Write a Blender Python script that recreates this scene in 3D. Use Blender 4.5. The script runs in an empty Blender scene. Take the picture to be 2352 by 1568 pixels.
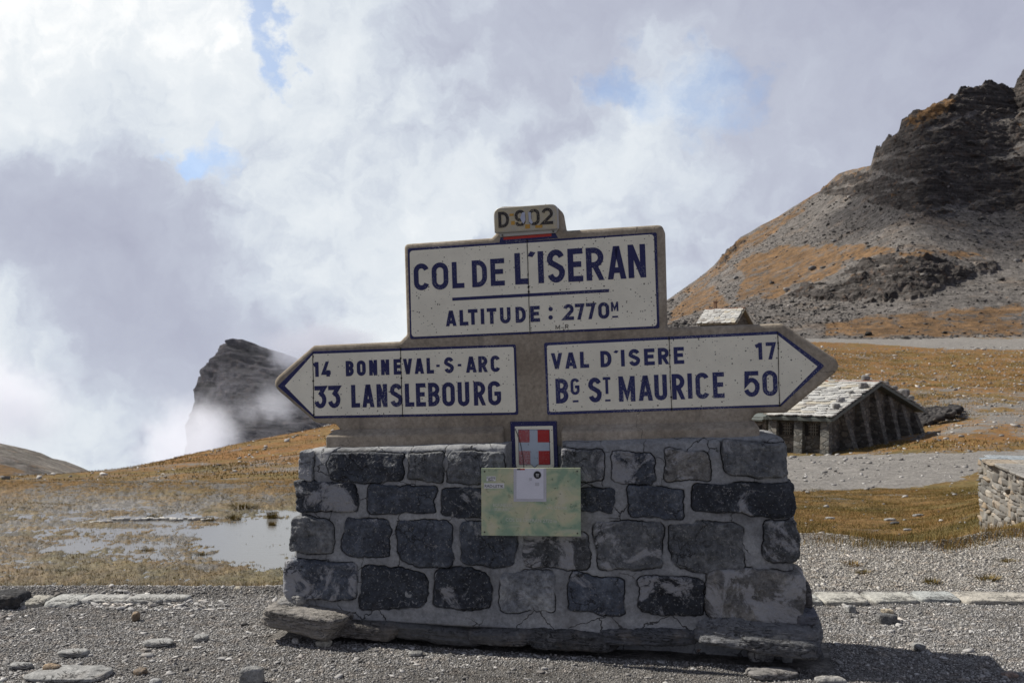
import bpy, math, random
import numpy as np
from mathutils import Vector, Matrix

R_ = math.radians
sc = bpy.context.scene
COL = sc.collection
# ------------------------------------------------------------------ camera
EYE = 1.6; PITCH = R_(1.403); F = 2352 * 35 / 36.0
cam = bpy.data.cameras.new('camera'); cam.lens = 35; cam.sensor_width = 36; cam.clip_start = .05; cam.clip_end = 9000
cam.dof.use_dof = True; cam.dof.focus_distance = 5.75; cam.dof.aperture_fstop = 6.3
co = bpy.data.objects.new('camera', cam); COL.objects.link(co)
co.location = (0, 0, EYE); co.rotation_euler = (math.pi/2 + PITCH, 0, 0); sc.camera = co
# ------------------------------------------------------------------ light
SUN_EL = R_(46); SUN_AZ = math.atan2(-.94, .35)          # from +Y towards +X
SUN = Vector((math.sin(SUN_AZ)*math.cos(SUN_EL), math.cos(SUN_AZ)*math.cos(SUN_EL), math.sin(SUN_EL)))
sl = bpy.data.lights.new('sun', 'SUN'); sl.energy = 5.0; sl.angle = R_(.53); sl.color = (1, .95, .87)
so = bpy.data.objects.new('sun', sl); COL.objects.link(so); so.rotation_euler = SUN.to_track_quat('Z', 'Y').to_euler()
so.location = (-20, 10, 40)
vs = sc.view_settings; vs.view_transform = 'Standard'; vs.look = 'None'; vs.gamma = 1; vs.exposure = .2; vs.use_curve_mapping = False
cy = sc.cycles
cy.use_denoising = True; cy.max_bounces = 8; cy.diffuse_bounces = 3; cy.glossy_bounces = 3; cy.volume_bounces = 3; cy.transparent_max_bounces = 8
cy.volume_step_rate = .35; cy.volume_max_steps = 256; cy.use_adaptive_sampling = True; cy.adaptive_threshold = .01

def ray(u, v):
    x = (u-1176)/F; y = -(v-784)/F; c, s = math.cos(PITCH), math.sin(PITCH)
    return np.array([x, c - y*s, s + y*c])
def at(u, v, Y):                                           # a point seen at (u,v) at depth Y
    d = ray(u, v); t = Y/d[1]
    return np.array([d[0]*t, Y, EYE + d[2]*t])
def ground(u, v, z=0.):
    d = ray(u, v); t = (z-EYE)/d[2]
    return np.array([d[0]*t, d[1]*t, z])

# ------------------------------------------------------------------ node helper
class G:
    def __init__(s, tree):
        s.t = tree; s.l = tree.links
        tree.nodes.clear()
    def put(s, sock, v):
        if isinstance(v, bpy.types.NodeSocket): s.l.new(v, sock)
        elif isinstance(v, (tuple, list)) and sock.type == 'RGBA': sock.default_value = tuple(v)[:3] + (1,)
        else: sock.default_value = v
    def n(s, t, props=None, out=0, **k):
        nd = s.t.nodes.new(t)
        for a, b in (props or {}).items(): setattr(nd, a, b)
        for a, b in k.items():
            if a[0] == 'i' and a[1:].isdigit(): s.put(nd.inputs[int(a[1:])], b)
            else: s.put(nd.inputs[a.replace('_', ' ')], b)
        return nd.outputs[out]
    def m(s, op, a, b=0., c=0., clamp=False):
        return s.n('ShaderNodeMath', {'operation': op, 'use_clamp': clamp}, i0=a, i1=b, i2=c)
    def vm(s, op, a, b=(0, 0, 0), out=0):
        return s.n('ShaderNodeVectorMath', {'operation': op}, out, i0=a, i1=b)
    def scale(s, a, f):
        return s.n('ShaderNodeVectorMath', {'operation': 'SCALE'}, 0, i0=a, Scale=f)
    def mix(s, f, a, b, mode='MIX'):
        nd = s.t.nodes.new('ShaderNodeMix'); nd.data_type = 'RGBA'; nd.blend_type = mode
        s.put(nd.inputs[0], f); s.put(nd.inputs[6], a); s.put(nd.inputs[7], b); return nd.outputs[2]
    def noise(s, vec, sc_, det=4., ro=.55, out=0, dist=0.):
        return s.n('ShaderNodeTexNoise', {}, out, Vector=vec, Scale=sc_, Detail=det, Roughness=ro, Distortion=dist)
    def vor(s, vec, sc_, feat='F1', out=0, rnd=1.):
        return s.n('ShaderNodeTexVoronoi', {'feature': feat}, out, Vector=vec, Scale=sc_, Randomness=rnd)
    def ss(s, v, a, b, x=0., y=1.):
        return s.n('ShaderNodeMapRange', {'interpolation_type': 'SMOOTHSTEP'}, 0, i0=v, i1=a, i2=b, i3=x, i4=y)
    def lin(s, v, a, b, x=0., y=1.):
        return s.n('ShaderNodeMapRange', {}, 0, i0=v, i1=a, i2=b, i3=x, i4=y)
    def ramp(s, f, stops):
        nd = s.t.nodes.new('ShaderNodeValToRGB'); s.put(nd.inputs[0], f); e = nd.color_ramp.elements
        while len(e) < len(stops): e.new(.5)
        for i, (p, c) in enumerate(stops): e[i].position = p; e[i].color = tuple(c)[:3] + (1,)
        return nd.outputs[0]
    def bump(s, h, st, d=.01, nrm=None):
        k = dict(Height=h, Strength=st, Distance=d)
        if nrm: k['Normal'] = nrm
        return s.n('ShaderNodeBump', {}, 0, **k)
    def sep(s, v, i):
        return s.n('ShaderNodeSeparateXYZ', {}, i, i0=v)
    def attr(s, name, out=0):
        return s.n('ShaderNodeAttribute', {'attribute_name': name}, out)
    def coord(s, which='Object'):
        nd = s.t.nodes.new('ShaderNodeTexCoord'); return nd.outputs[which]
    def pos(s): return s.n('ShaderNodeNewGeometry', {}, 0)
    def objcol(s): return s.n('ShaderNodeObjectInfo', {}, 1)
    def objrand(s): return s.n('ShaderNodeObjectInfo', {}, 5)
    def bsdf(s, col, rough=.9, nrm=None, spec=.3, **k):
        a = dict(Base_Color=col, Roughness=rough, Specular_IOR_Level=spec); a.update(k)
        if nrm: a['Normal'] = nrm
        o = s.n('ShaderNodeBsdfPrincipled', {}, 0, **a)
        s.n('ShaderNodeOutputMaterial', {}, 0, Surface=o) if False else s.out(o)
    def out(s, o, vol=False):
        nd = s.t.nodes.new('ShaderNodeOutputMaterial'); s.l.new(o, nd.inputs['Volume' if vol else 'Surface'])
def mat(name):
    m = bpy.data.materials.new(name); m.use_nodes = True; return m, G(m.node_tree)

# ------------------------------------------------------------------ world: Nishita sky seen through broken cloud
w = bpy.data.worlds.new('World'); sc.world = w; w.use_nodes = True
g = G(w.node_tree)
sky = g.n('ShaderNodeTexSky', {'sky_type': 'NISHITA', 'sun_disc': False, 'sun_elevation': SUN_EL, 'sun_rotation': SUN_AZ, 'altitude': 2700, 'dust_density': .6})
dirn = g.coord('Generated')
wa = g.vm('SUBTRACT', g.noise(dirn, 3.2, 5, .55, 1), (.5, .5, .5))
wb = g.vm('SUBTRACT', g.noise(dirn, 15., 6, .6, 1), (.5, .5, .5))
wd = g.vm('NORMALIZE', g.vm('ADD', g.vm('ADD', dirn, g.scale(wa, .09)), g.scale(wb, .085)))
def blob(u, v, rad, vec):
    d = ray(u, v); d = d/np.linalg.norm(d); k = 1/(rad/F)**2
    return g.m('EXPONENT', g.m('MULTIPLY', g.m('SUBTRACT', g.vm('DOT_PRODUCT', vec, tuple(d), 1), 1.), k))
BL = [(20, 130, 130, 1.12), (120, 20, 150, 1.0), (330, 60, 150, .98), (500, 170, 130, 1.02), (700, 130, 150, .82), (780, 330, 200, .80), (620, 520, 120, .90), (900, 560, 200, .82), (1000, 380, 200, .76),
      (560, 620, 110, .72), (760, 740, 160, .80), (1100, 480, 200, .79),
      (150, 300, 150, .66), (300, 230, 90, .76), (250, 480, 200, .48), (400, 640, 170, .45), (120, 640, 150, .49), (470, 740, 170, .42), (250, 760, 130, .44), (640, 760, 120, .48),
      (-20, 720, 70, .96), (20, 830, 110, .95), (60, 960, 150, .88), (300, 1000, 150, .85),
      (1000, 60, 200, .60), (1250, 130, 170, .53), (1500, 40, 250, .52), (2000, 60, 350, .49), (2300, 250, 250, .48), (1480, 230, 80, .93), (1560, 160, 60, .88), (1430, 330, 90, .86), (1750, 260, 140, .60), (1900, 330, 150, .60),
      (1600, 420, 180, .70), (1800, 480, 130, .64), (1560, 620, 150, .66), (1300, 330, 170, .76), (1150, 250, 130, .62)]
num = None; den = None
for u, v, r, L in BL:
    b = blob(u, v, r, wd)
    t = g.m('MULTIPLY', b, L)
    num = t if num is None else g.m('ADD', num, t); den = b if den is None else g.m('ADD', den, b)
# away from the picture: bright broken cloud low down, thinner and greyer overhead
upz = g.sep(dirn, 2); fy = g.sep(dirn, 1)
base = g.lin(upz, 0., .75, .43, .155)
back = g.ss(fy, .1, -.6, 0., .06)
base = g.m('ADD', base, g.m('MULTIPLY', back, g.lin(upz, .1, .7, 1., .1)))
num = g.m('ADD', num, g.m('MULTIPLY', base, .02)); den = g.m('ADD', den, .02)
lev = g.m('DIVIDE', num, den)
fb = g.m('SUBTRACT', g.noise(g.vm('ADD', dirn, g.scale(wb, .1)), 7., 7, .58), .5)
fb2 = g.m('SUBTRACT', g.noise(wd, 22., 6, .6), .5)
sd = g.vm('ADD', wd, tuple(np.array((-.55, -.1, .75))*.035))
rel = g.m('SUBTRACT', g.noise(wd, 5.5, 6, .54), g.noise(sd, 5.5, 6, .54))          # sunward lighting of the billows, put into the cloud brightness
rel2 = g.m('SUBTRACT', g.noise(wd, 15., 7, .62), g.noise(g.vm('ADD', wd, tuple(np.array((-.55, -.1, .75))*.014)), 15., 7, .62))
amp = g.ss(lev, .50, .78, .14, 1.)
lev = g.m('ADD', lev, g.m('MULTIPLY', amp, g.m('ADD', g.m('MULTIPLY', rel, .78), g.m('MULTIPLY', rel2, .30))))
lev = g.m('ADD', lev, g.m('ADD', g.m('MULTIPLY', fb, .22), g.m('MULTIPLY', fb2, .12)))
ccol = g.ramp(lev, [(.15, (.13, .15, .20)), (.30, (.27, .29, .38)), (.48, (.385, .405, .50)), (.60, (.455, .485, .575)), (.68, (.55, .595, .67)), (.76, (.645, .69, .74)), (.90, (.74, .775, .805)), (1., (.89, .90, .90))])
wd2 = g.vm('NORMALIZE', g.vm('ADD', wd, g.scale(wb, .10)))
hole = None
for u, v, r, a in [(565, 20, 60, 1.25), (620, 60, 35, .9), (1130 - 600, 340, 60, .75), (470, 390, 45, 1.1), (455, 410, 22, .8), (640, 130, 30, .6), (1400, 185, 60, 1.25), (1640, 200, 95, 1.2), (1900, 600, 20, .2)]:
    t = g.m('MULTIPLY', blob(u, v, r, wd2), a); hole = t if hole is None else g.m('ADD', hole, t)
hole = g.m('MULTIPLY', g.m('SUBTRACT', hole, g.m('MULTIPLY', g.noise(g.vm('ADD', dirn, g.scale(wb, .12)), 18., 9, .70), 1.1)), 1.25, clamp=True)
skyc = g.mix(1., sky, (1.5, 1.45, 1.45), 'MULTIPLY')
col = g.mix(g.m('MULTIPLY', hole, .60), g.scale(ccol, 10.), skyc)
bg = g.n('ShaderNodeBackground', {}, 0, Color=col, Strength=.1)
nd = w.node_tree.nodes.new('ShaderNodeOutputWorld'); w.node_tree.links.new(bg, nd.inputs[0])
w.cycles.sampling_method = 'MANUAL'; w.cycles.sample_map_resolution = 512

# ------------------------------------------------------------------ numpy noise
rng = np.random.default_rng(7)
_perm = rng.permutation(256); _perm = np.concatenate([_perm, _perm, _perm])
_grad = rng.normal(size=(256, 3)); _grad /= np.linalg.norm(_grad, axis=1)[:, None]
def perlin(p):
    p = np.asarray(p, float); i = np.floor(p).astype(int); f = p - i; i &= 255
    u = f*f*f*(f*(f*6-15)+10); r = 0
    for dx in (0, 1):
        for dy in (0, 1):
            for dz in (0, 1):
                h = _perm[_perm[_perm[(i[..., 0]+dx) & 255] + ((i[..., 1]+dy) & 255)] + ((i[..., 2]+dz) & 255)]
                gv = _grad[h]; d = f - np.array([dx, dy, dz])
                wgt = (u[..., 0] if dx else 1-u[..., 0])*(u[..., 1] if dy else 1-u[..., 1])*(u[..., 2] if dz else 1-u[..., 2])
                r = r + wgt*(gv*d).sum(-1)
    return r*1.5
def fbm(p, o=4, ro=.5, lac=2.03):
    p = np.asarray(p, float); a = 1.; s = 0; t = 0
    for k in range(o):
        s = s + a*perlin(p + k*17.3); t += a; a *= ro; p = p*lac
    return s/t
def sstep(x, a, b):
    t = np.clip((x-a)/(b-a), 0, 1); return t*t*(3-2*t)

# ------------------------------------------------------------------ object helpers
def prop(o, label=None, cat=None, group=None, kind=None):
    for k, v in (('label', label), ('category', cat), ('group', group), ('kind', kind)):
        if v: o[k] = v
    return o
def npmesh(name, V, Fq, mt, parent=None, smooth=False, attrs=None, loops=4):
    V = np.asarray(V, np.float32).reshape(-1, 3)
    me = bpy.data.meshes.new(name)
    if isinstance(Fq, np.ndarray):
        k = Fq.shape[1]; nf = len(Fq)
        me.vertices.add(len(V)); me.vertices.foreach_set('co', V.ravel())
        me.loops.add(nf*k); me.loops.foreach_set('vertex_index', Fq.astype(np.int32).ravel())
        me.polygons.add(nf); me.polygons.foreach_set('loop_start', np.arange(0, nf*k, k, dtype=np.int32))
        me.polygons.foreach_set('loop_total', np.full(nf, k, dtype=np.int32))
        me.update(calc_edges=True); me.validate()
    else:
        me.from_pydata([tuple(map(float, p)) for p in V], [], Fq)
    for an, av in (attrs or {}).items():
        av = np.asarray(av, np.float32)
        if av.ndim == 1:
            a = me.attributes.new(an, 'FLOAT', 'POINT'); a.data.foreach_set('value', av)
        else:
            a = me.attributes.new(an, 'FLOAT_COLOR', 'POINT'); a.data.foreach_set('color', av.ravel())
    if smooth: me.polygons.foreach_set('use_smooth', np.ones(len(me.polygons), bool))
    o = bpy.data.objects.new(name, me); COL.objects.link(o)
    if mt: me.materials.append(mt)
    if parent: o.parent = parent
    return o
def empty(name, mw, label=None, cat=None, group=None):
    o = bpy.data.objects.new(name, None); COL.objects.link(o)
    o.matrix_world = mw if isinstance(mw, Matrix) else Matrix.Translation(mw)
    o.empty_display_size = .2
    return prop(o, label, cat, group)
class MB:
    def __init__(s): s.V = []; s.F = []; s.n = 0
    def add(s, V, Fs):
        s.V.append(np.asarray(V, float).reshape(-1, 3)); s.F += [[int(i)+s.n for i in f] for f in Fs]; s.n += len(s.V[-1])
    def box(s, o, ex, ey, ez):                              # corner and three edge vectors (right handed)
        o, ex, ey, ez = (np.asarray(a, float) for a in (o, ex, ey, ez))
        V = [o, o+ex, o+ex+ey, o+ey]; V += [p+ez for p in V]
        s.add(V, [[3, 2, 1, 0], [4, 5, 6, 7], [0, 1, 5, 4], [1, 2, 6, 5], [2, 3, 7, 6], [3, 0, 4, 7]])
    def b(s, x0, x1, y0, y1, z0, z1): s.box((x0, y0, z0), (x1-x0, 0, 0), (0, y1-y0, 0), (0, 0, z1-z0))
    def prism(s, P, d):                                     # polygon P (facing -d) extruded along d
        P = np.asarray(P, float); n = len(P); d = np.asarray(d, float)
        s.add(np.vstack([P, P+d]), [list(range(n)), list(range(2*n-1, n-1, -1))] + [[i, n+i, n+(i+1) % n, (i+1) % n] for i in range(n)])
    def tube(s, a, b, r0, r1=None, n=8):
        a, b = np.asarray(a, float), np.asarray(b, float); r1 = r0 if r1 is None else r1
        d = b-a; d /= np.linalg.norm(d); e = np.cross(d, (0, 0, 1) if abs(d[2]) < .9 else (1, 0, 0)); e /= np.linalg.norm(e); f = np.cross(d, e)
        t = np.arange(n)*2*np.pi/n; c = np.cos(t)[:, None]*e + np.sin(t)[:, None]*f
        s.add(np.vstack([a+c*r0, b+c*r1]), [[i, (i+1) % n, n+(i+1) % n, n+i] for i in range(n)] + [list(range(n-1, -1, -1)), list(range(n, 2*n))])
    def done(s, name, mt, parent=None, smooth=False):
        return npmesh(name, np.vstack(s.V), s.F, mt, parent, smooth)
def fix_normals(o):
    import bmesh
    bm = bmesh.new(); bm.from_mesh(o.data); bmesh.ops.recalc_face_normals(bm, faces=bm.faces); bm.to_mesh(o.data); bm.free(); return o

_cs = {}
def cubesphere(n):
    if n in _cs: return _cs[n]
    idx = {}; V = []; Fs = []
    def vid(p):
        if p not in idx: idx[p] = len(V); V.append(p)
        return idx[p]
    for ax in range(3):
        for sg in (0, n):
            for i in range(n):
                for j in range(n):
                    q = []
                    for a, b in ((0, 0), (1, 0), (1, 1), (0, 1)):
                        p = [0, 0, 0]; p[ax] = sg; p[(ax+1) % 3] = i+a; p[(ax+2) % 3] = j+b; q.append(vid(tuple(p)))
                    Fs.append(q if sg else q[::-1])
    V = np.array(V, float)*2/n-1
    _cs[n] = (V, np.array(Fs)); return _cs[n]
def rock(size, seed, n=16, k=5., amp=.06, fr=2.2, strata=0., skew=.12, sharp=0.):
    """an irregular block: super-ellipsoid of half sizes `size`, knocked about by noise; z up"""
    r = np.random.default_rng(seed); V, Fs = cubesphere(n)
    P = V/((np.abs(V)**k).sum(1)**(1/k))[:, None]
    S = np.asarray(size, float)
    # uneven corners
    c = r.normal(size=(2, 2, 2, 3))*skew
    wx, wy, wz = [(P[:, i]+1)/2 for i in range(3)]
    D = 0
    for i in (0, 1):
        for j in (0, 1):
            for l in (0, 1):
                D = D + ((wx if i else 1-wx)*(wy if j else 1-wy)*(wz if l else 1-wz))[:, None]*c[i, j, l]
    P = P*(1+D)
    Q = P*S; m = S.max(); off = r.uniform(0, 200, 3)
    nrm = P/np.linalg.norm(P, axis=1)[:, None]
    d = fbm(Q/m*fr+off, 5, .55)*amp*m
    if sharp: d = d + np.abs(fbm(Q/m*fr*1.7+off+50, 3))*sharp*m
    if strata: d = d + fbm(np.stack([Q[:, 0]/m*1.6, Q[:, 1]/m*1.6, Q[:, 2]/m*22], 1)+off, 4, .6)*strata*m*1.2*(1-np.abs(nrm[:, 2]))
    return Q + nrm*d[:, None], Fs
def rotz(P, a):
    c, s = math.cos(a), math.sin(a); return P @ np.array([[c, s, 0], [-s, c, 0], [0, 0, 1]])
def rot3(P, ax, ay, az):
    return P @ np.array(Matrix.Rotation(ax, 3, 'X')).T @ np.array(Matrix.Rotation(ay, 3, 'Y')).T @ np.array(Matrix.Rotation(az, 3, 'Z')).T

# ------------------------------------------------------------------ materials
def m_stone():
    m, g = mat('schist stone'); p = g.coord('Object'); c = g.objcol(); r = g.objrand()
    q = g.vm('ADD', p, g.scale((13., 7., 3.), r)) if False else g.vm('ADD', p, g.n('ShaderNodeCombineXYZ', {}, 0, X=g.m('MULTIPLY', r, 31.), Y=g.m('MULTIPLY', r, 17.), Z=0.))
    a = g.noise(q, 6., 6, .62, dist=.6); b = g.noise(q, 34., 5, .65)
    v = g.noise(q, 5., 4, .6, dist=.3)
    vein = g.ss(g.m('ABSOLUTE', g.m('SUBTRACT', v, .5)), .010, .002)
    vein = g.m('MULTIPLY', vein, g.ss(g.noise(q, 5., 2), .48, .62))
    col = g.mix(1., c, g.ramp(a, [(.3, (.55, .56, .6)), (.5, (1, 1, 1)), (.7, (1.9, 1.85, 1.75))]), 'MULTIPLY')
    col = g.mix(1., col, g.lin(b, .3, .7, .5, 1.55), 'MULTIPLY')
    pn = g.lin(g.m('FRACT', g.m('MULTIPLY', r, 7.31)), 0., 1., .64, .46)
    pale = g.m('MULTIPLY', g.ss(g.noise(q, 5.2, 8, .70, dist=.8), pn, g.m('ADD', pn, .09)), .68)
    col = g.mix(pale, col, (.40, .40, .41))
    rust = g.m('MULTIPLY', g.ss(g.noise(g.vm('ADD', q, (5., 5., 5.)), 5., 4), .64, .77), .28)
    col = g.mix(rust, col, (.17, .125, .085))
    col = g.mix(g.m('MULTIPLY', vein, .5), col, (.36, .35, .34))
    fr_ = g.m('MULTIPLY', g.ss(g.vor(g.vm('ADD', q, g.scale(g.noise(q, 7., 4, .6, 1), .3)), 5., 'DISTANCE_TO_EDGE'), .022, .006), g.ss(g.noise(q, 3.5, 2), .5, .6)); col = g.mix(g.m('MULTIPLY', fr_, .7), col, (.018, .018, .019))
    lich = g.m('MULTIPLY', g.ss(g.noise(q, 85., 2, .5), .61, .70), .55)
    col = g.mix(lich, col, (.30, .30, .29))
    h = g.m('ADD', g.m('MULTIPLY', a, .7), g.m('MULTIPLY', b, .35))
    h = g.m('SUBTRACT', g.m('ADD', h, g.m('MULTIPLY', g.noise(q, 120., 3), .15)), g.m('MULTIPLY', fr_, .4))
    g.bsdf(col, g.lin(a, .3, .7, .62, .9), g.bump(h, 1., .035), .35); return m
def m_slate():
    m, g = mat('layered slate'); p = g.coord('Object'); c = g.objcol()
    st = g.noise(g.n('ShaderNodeMapping', {}, 0, Vector=p, Scale=(2.2, 2.2, 26.)), 2., 8, .72, dist=.9)
    a = g.noise(p, 7., 6, .6)
    col = g.mix(1., c, g.lin(st, .3, .7, .78, 1.25), 'MULTIPLY')
    col = g.mix(1., col, g.lin(g.noise(p, 40., 5, .7), .3, .7, .65, 1.35), 'MULTIPLY')
    col = g.mix(g.m('MULTIPLY', g.ss(a, .52, .7), .5), col, (.19, .165, .14))
    col = g.mix(g.m('MULTIPLY', g.ss(g.noise(p, 18., 5), .58, .7), .45), col, (.27, .265, .26))
    s2 = g.noise(g.n('ShaderNodeMapping', {}, 0, Vector=p, Rotation=(0., .06, 0.), Scale=(3., 3., 13.)), 2.6, 7, .65, dist=.8)
    ln = g.m('MULTIPLY', g.ss(g.m('ABSOLUTE', g.m('SUBTRACT', s2, .5)), .016, .004), g.ss(g.noise(p, 5., 3), .42, .56)); col = g.mix(g.m('MULTIPLY', ln, .85), col, (.016, .015, .014))
    h = g.m('SUBTRACT', g.m('ADD', st, g.m('MULTIPLY', g.noise(p, 30., 5), .6)), ln)
    g.bsdf(col, .88, g.bump(h, .75, .02), .25); return m
def m_mortar():
    m, g = mat('grey mortar'); p = g.coord('Object')
    a = g.noise(p, 3.5, 6, .62); b = g.noise(p, 55., 5, .65)
    col = g.ramp(a, [(.3, (.145, .147, .15)), (.45, (.24, .245, .25)), (.6, (.315, .32, .322)), (.75, (.40, .40, .395))])
    col = g.mix(1., col, g.lin(b, .3, .7, .75, 1.22), 'MULTIPLY')
    dirt = g.attr('crack', 2)
    cr = g.vor(g.vm('ADD', p, g.scale(g.noise(p, 6., 4, .6, 1), .14)), 4.3, 'DISTANCE_TO_EDGE')
    crk = g.m('MULTIPLY', g.ss(cr, .016, .004), g.ss(g.noise(p, 2.6, 2), .45, .55))
    pits = g.m('MULTIPLY', g.ss(g.noise(p, 150., 2), .66, .72), .55)
    dk = g.m('MAXIMUM', g.m('MAXIMUM', g.m('MULTIPLY', crk, .85), g.m('MULTIPLY', dirt, .95)), pits)
    col = g.mix(dk, col, (.022, .021, .02))
    st = g.m('MULTIPLY', g.ss(g.noise(g.n('ShaderNodeMapping', {}, 0, Vector=p, Scale=(1.2, 1.2, .8)), 3.2, 5, .65), .54, .72), .55)
    col = g.mix(st, col, (.10, .095, .09))
    h = g.m('ADD', g.m('MULTIPLY', b, .3), g.m('MULTIPLY', crk, -1.))
    g.bsdf(col, .93, g.bump(h, .6, .012), .2); return m
def m_concrete():
    m, g = mat('weathered concrete'); p = g.coord('Object')
    a = g.noise(p, 3., 6, .6); b = g.noise(p, 40., 5, .7)
    col = g.ramp(a, [(.3, (.205, .17, .13)), (.5, (.32, .275, .215)), (.7, (.40, .35, .285))])
    col = g.mix(1., col, g.lin(b, .3, .7, .72, 1.28), 'MULTIPLY')
    pit = g.m('MULTIPLY', g.ss(g.noise(p, 110., 2), .68, .74), .7)
    col = g.mix(pit, col, (.05, .045, .04))
    ln = g.m('MULTIPLY', g.ss(g.noise(p, 26., 4), .6, .72), .3); col = g.mix(ln, col, (.16, .12, .085))
    st = g.m('MULTIPLY', g.ss(g.noise(g.n('ShaderNodeMapping', {}, 0, Vector=p, Scale=(9., 9., .9)), 1., 5, .6), .54, .75), .5); col = g.mix(st, col, (.13, .115, .10))
    cr = g.vor(g.vm('ADD', p, g.scale(g.noise(p, 5., 4, .6, 1), .25)), 2.1, 'DISTANCE_TO_EDGE')
    crk = g.m('MULTIPLY', g.ss(cr, .006, .002), g.ss(g.noise(p, 2., 2), .52, .6))
    col = g.mix(g.m('MULTIPLY', crk, .7), col, (.05, .045, .04))
    g.bsdf(col, .92, g.bump(g.m('SUBTRACT', b, pit), .45, .006), .2); return m
def m_enamel(name, c, speck, amount, dark=False):
    """fired paint on lava tile: pitted, chipped"""
    m, g = mat(name); p = g.coord('Object')
    big = g.noise(p, 4., 4, .6)
    col = g.mix(1., c, g.lin(big, .3, .7, .9, 1.08), 'MULTIPLY')
    fine = g.noise(p, 230., 3, .6)
    zone = g.noise(p, 3.1, 4, .6)
    if dark:                                                # dark paint, worn to pale specks
        thr = g.lin(zone, .35, .65, amount+.07, amount-.07)
        f = g.ss(fine, thr, g.m('ADD', thr, .07)); col = g.mix(g.m('MULTIPLY', f, .75), col, speck); hh = g.m('SUBTRACT', 0., f)
    else:
        vo = g.vor(p, 78., 'F1'); sz = g.sep(g.vor(p, 78., 'F1', 1), 0)
        rad = g.m('MULTIPLY', g.m('POWER', sz, 4.), g.lin(zone, .3, .7, .2, .6))
        f = g.ss(g.m('ADD', vo, g.m('MULTIPLY', g.m('SUBTRACT', g.noise(p, 180., 2), .5), .3)), rad, g.m('MULTIPLY', rad, .55))
        f2 = g.m('MULTIPLY', g.ss(g.noise(p, 150., 2), .69, .75), .6)
        f = g.m('MAXIMUM', f, f2); col = g.mix(g.m('MULTIPLY', f, .92), col, speck)
        sm = g.m('MULTIPLY', g.ss(g.noise(p, 7., 5, .6), .58, .75), .16); col = g.mix(sm, col, (.38, .33, .24)); hh = g.m('SUBTRACT', 0., f)
    g.bsdf(col, g.lin(fine, .3, .7, .36, .5), g.bump(hh, .5, .002), .35); return m
def m_plain(name, c, rough=.6, var=.18, sc_=8., metal=0., bump=.2, spec=.4):
    m, g = mat(name); p = g.coord('Object'); a = g.noise(p, sc_, 6, .6); b = g.noise(p, sc_*9, 4, .6)
    col = g.mix(1., c, g.lin(a, .3, .7, 1-var, 1+var), 'MULTIPLY'); col = g.mix(1., col, g.lin(b, .3, .7, 1-var*.6, 1+var*.6), 'MULTIPLY')
    g.bsdf(col, g.lin(a, .3, .7, max(.05, rough-.1), min(1, rough+.1)), g.bump(g.m('ADD', a, g.m('MULTIPLY', b, .4)), bump, .01), spec, Metallic=metal); return m
STONE, SLATE, MORTAR, CONC = m_stone(), m_slate(), m_mortar(), m_concrete()
CREAM = m_enamel('cream enamel', (.80, .765, .63), (.025, .022, .02), .5)
BLUE = m_enamel('blue enamel', (.012, .0145, .088), (.50, .51, .54), .625, True)
BLUEL = m_enamel('worn blue enamel', (.017, .022, .11), (.50, .51, .55), .60, True)
RED = m_enamel('red enamel', (.42, .022, .022), (.55, .42, .42), .60, True)
REDW = m_enamel('worn red enamel', (.38, .045, .05), (.58, .50, .52), .50, True)
ICE = m_enamel('pale blue enamel', (.44, .50, .58), (.06, .06, .06), .5)
BLACKP = m_enamel('chipped black lettering', (.022, .018, .018), (.46, .40, .27), .58, True)
REDP = m_plain('red paint', (.42, .03, .02), .5, .12)
DARK = m_plain('dark gap', (.012, .011, .01), .9, .3, 40.)
SCREW = m_plain('dull steel', (.10, .095, .085), .55, .2, 60., .6)
ALU = m_plain('grey sheet metal', (.42, .415, .39), .5, .08, 20., .2)

# ------------------------------------------------------------------ frames of the monument
YAW = R_(11.8); ROLL = R_(2.0)
xr = np.array([math.cos(YAW), -math.sin(YAW), 0]); nin = np.array([math.sin(YAW), math.cos(YAW), 0]); zz = np.array([0, 0, 1.])
sx = xr*math.cos(ROLL) + zz*math.sin(ROLL); sz_ = zz*math.cos(ROLL) - xr*math.sin(ROLL)
P0 = np.array([0, 5.86, 0.])
def on_plane(u, v, off):
    d = ray(u, v); e = np.array([0, 0, EYE]); return e + d*(np.dot(P0+nin*off-e, nin)/np.dot(d, nin))
SO = on_plane(1225, 1020, 0)
def frame(o, x, y, z):
    M = Matrix.Identity(4)
    for i in range(3): M[i][0], M[i][1], M[i][2], M[i][3] = x[i], y[i], z[i], o[i]
    return M
SIGN_M = frame(SO, sx, nin, sz_); PED_M = frame(P0, xr, nin, zz)
def S(u, v, off=0.):
    d = on_plane(u, v, off)-SO; return np.array([d@sx, d@sz_])
def P(u, v, off=0.):
    d = on_plane(u, v, off)-P0; return np.array([d@xr, d[2]])
def crop(ox, oy, k): return lambda x, y: ((ox+x/k)/1.632653, (oy+y/k)/1.632653)
c1 = crop(1440, 720, 2.0991); c2 = crop(960, 1200, 2.0632); c3 = crop(1960, 1160, 1.8968); cD = crop(1840, 750, 7.84); cS = crop(1760, 1550, 3.135)

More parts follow.
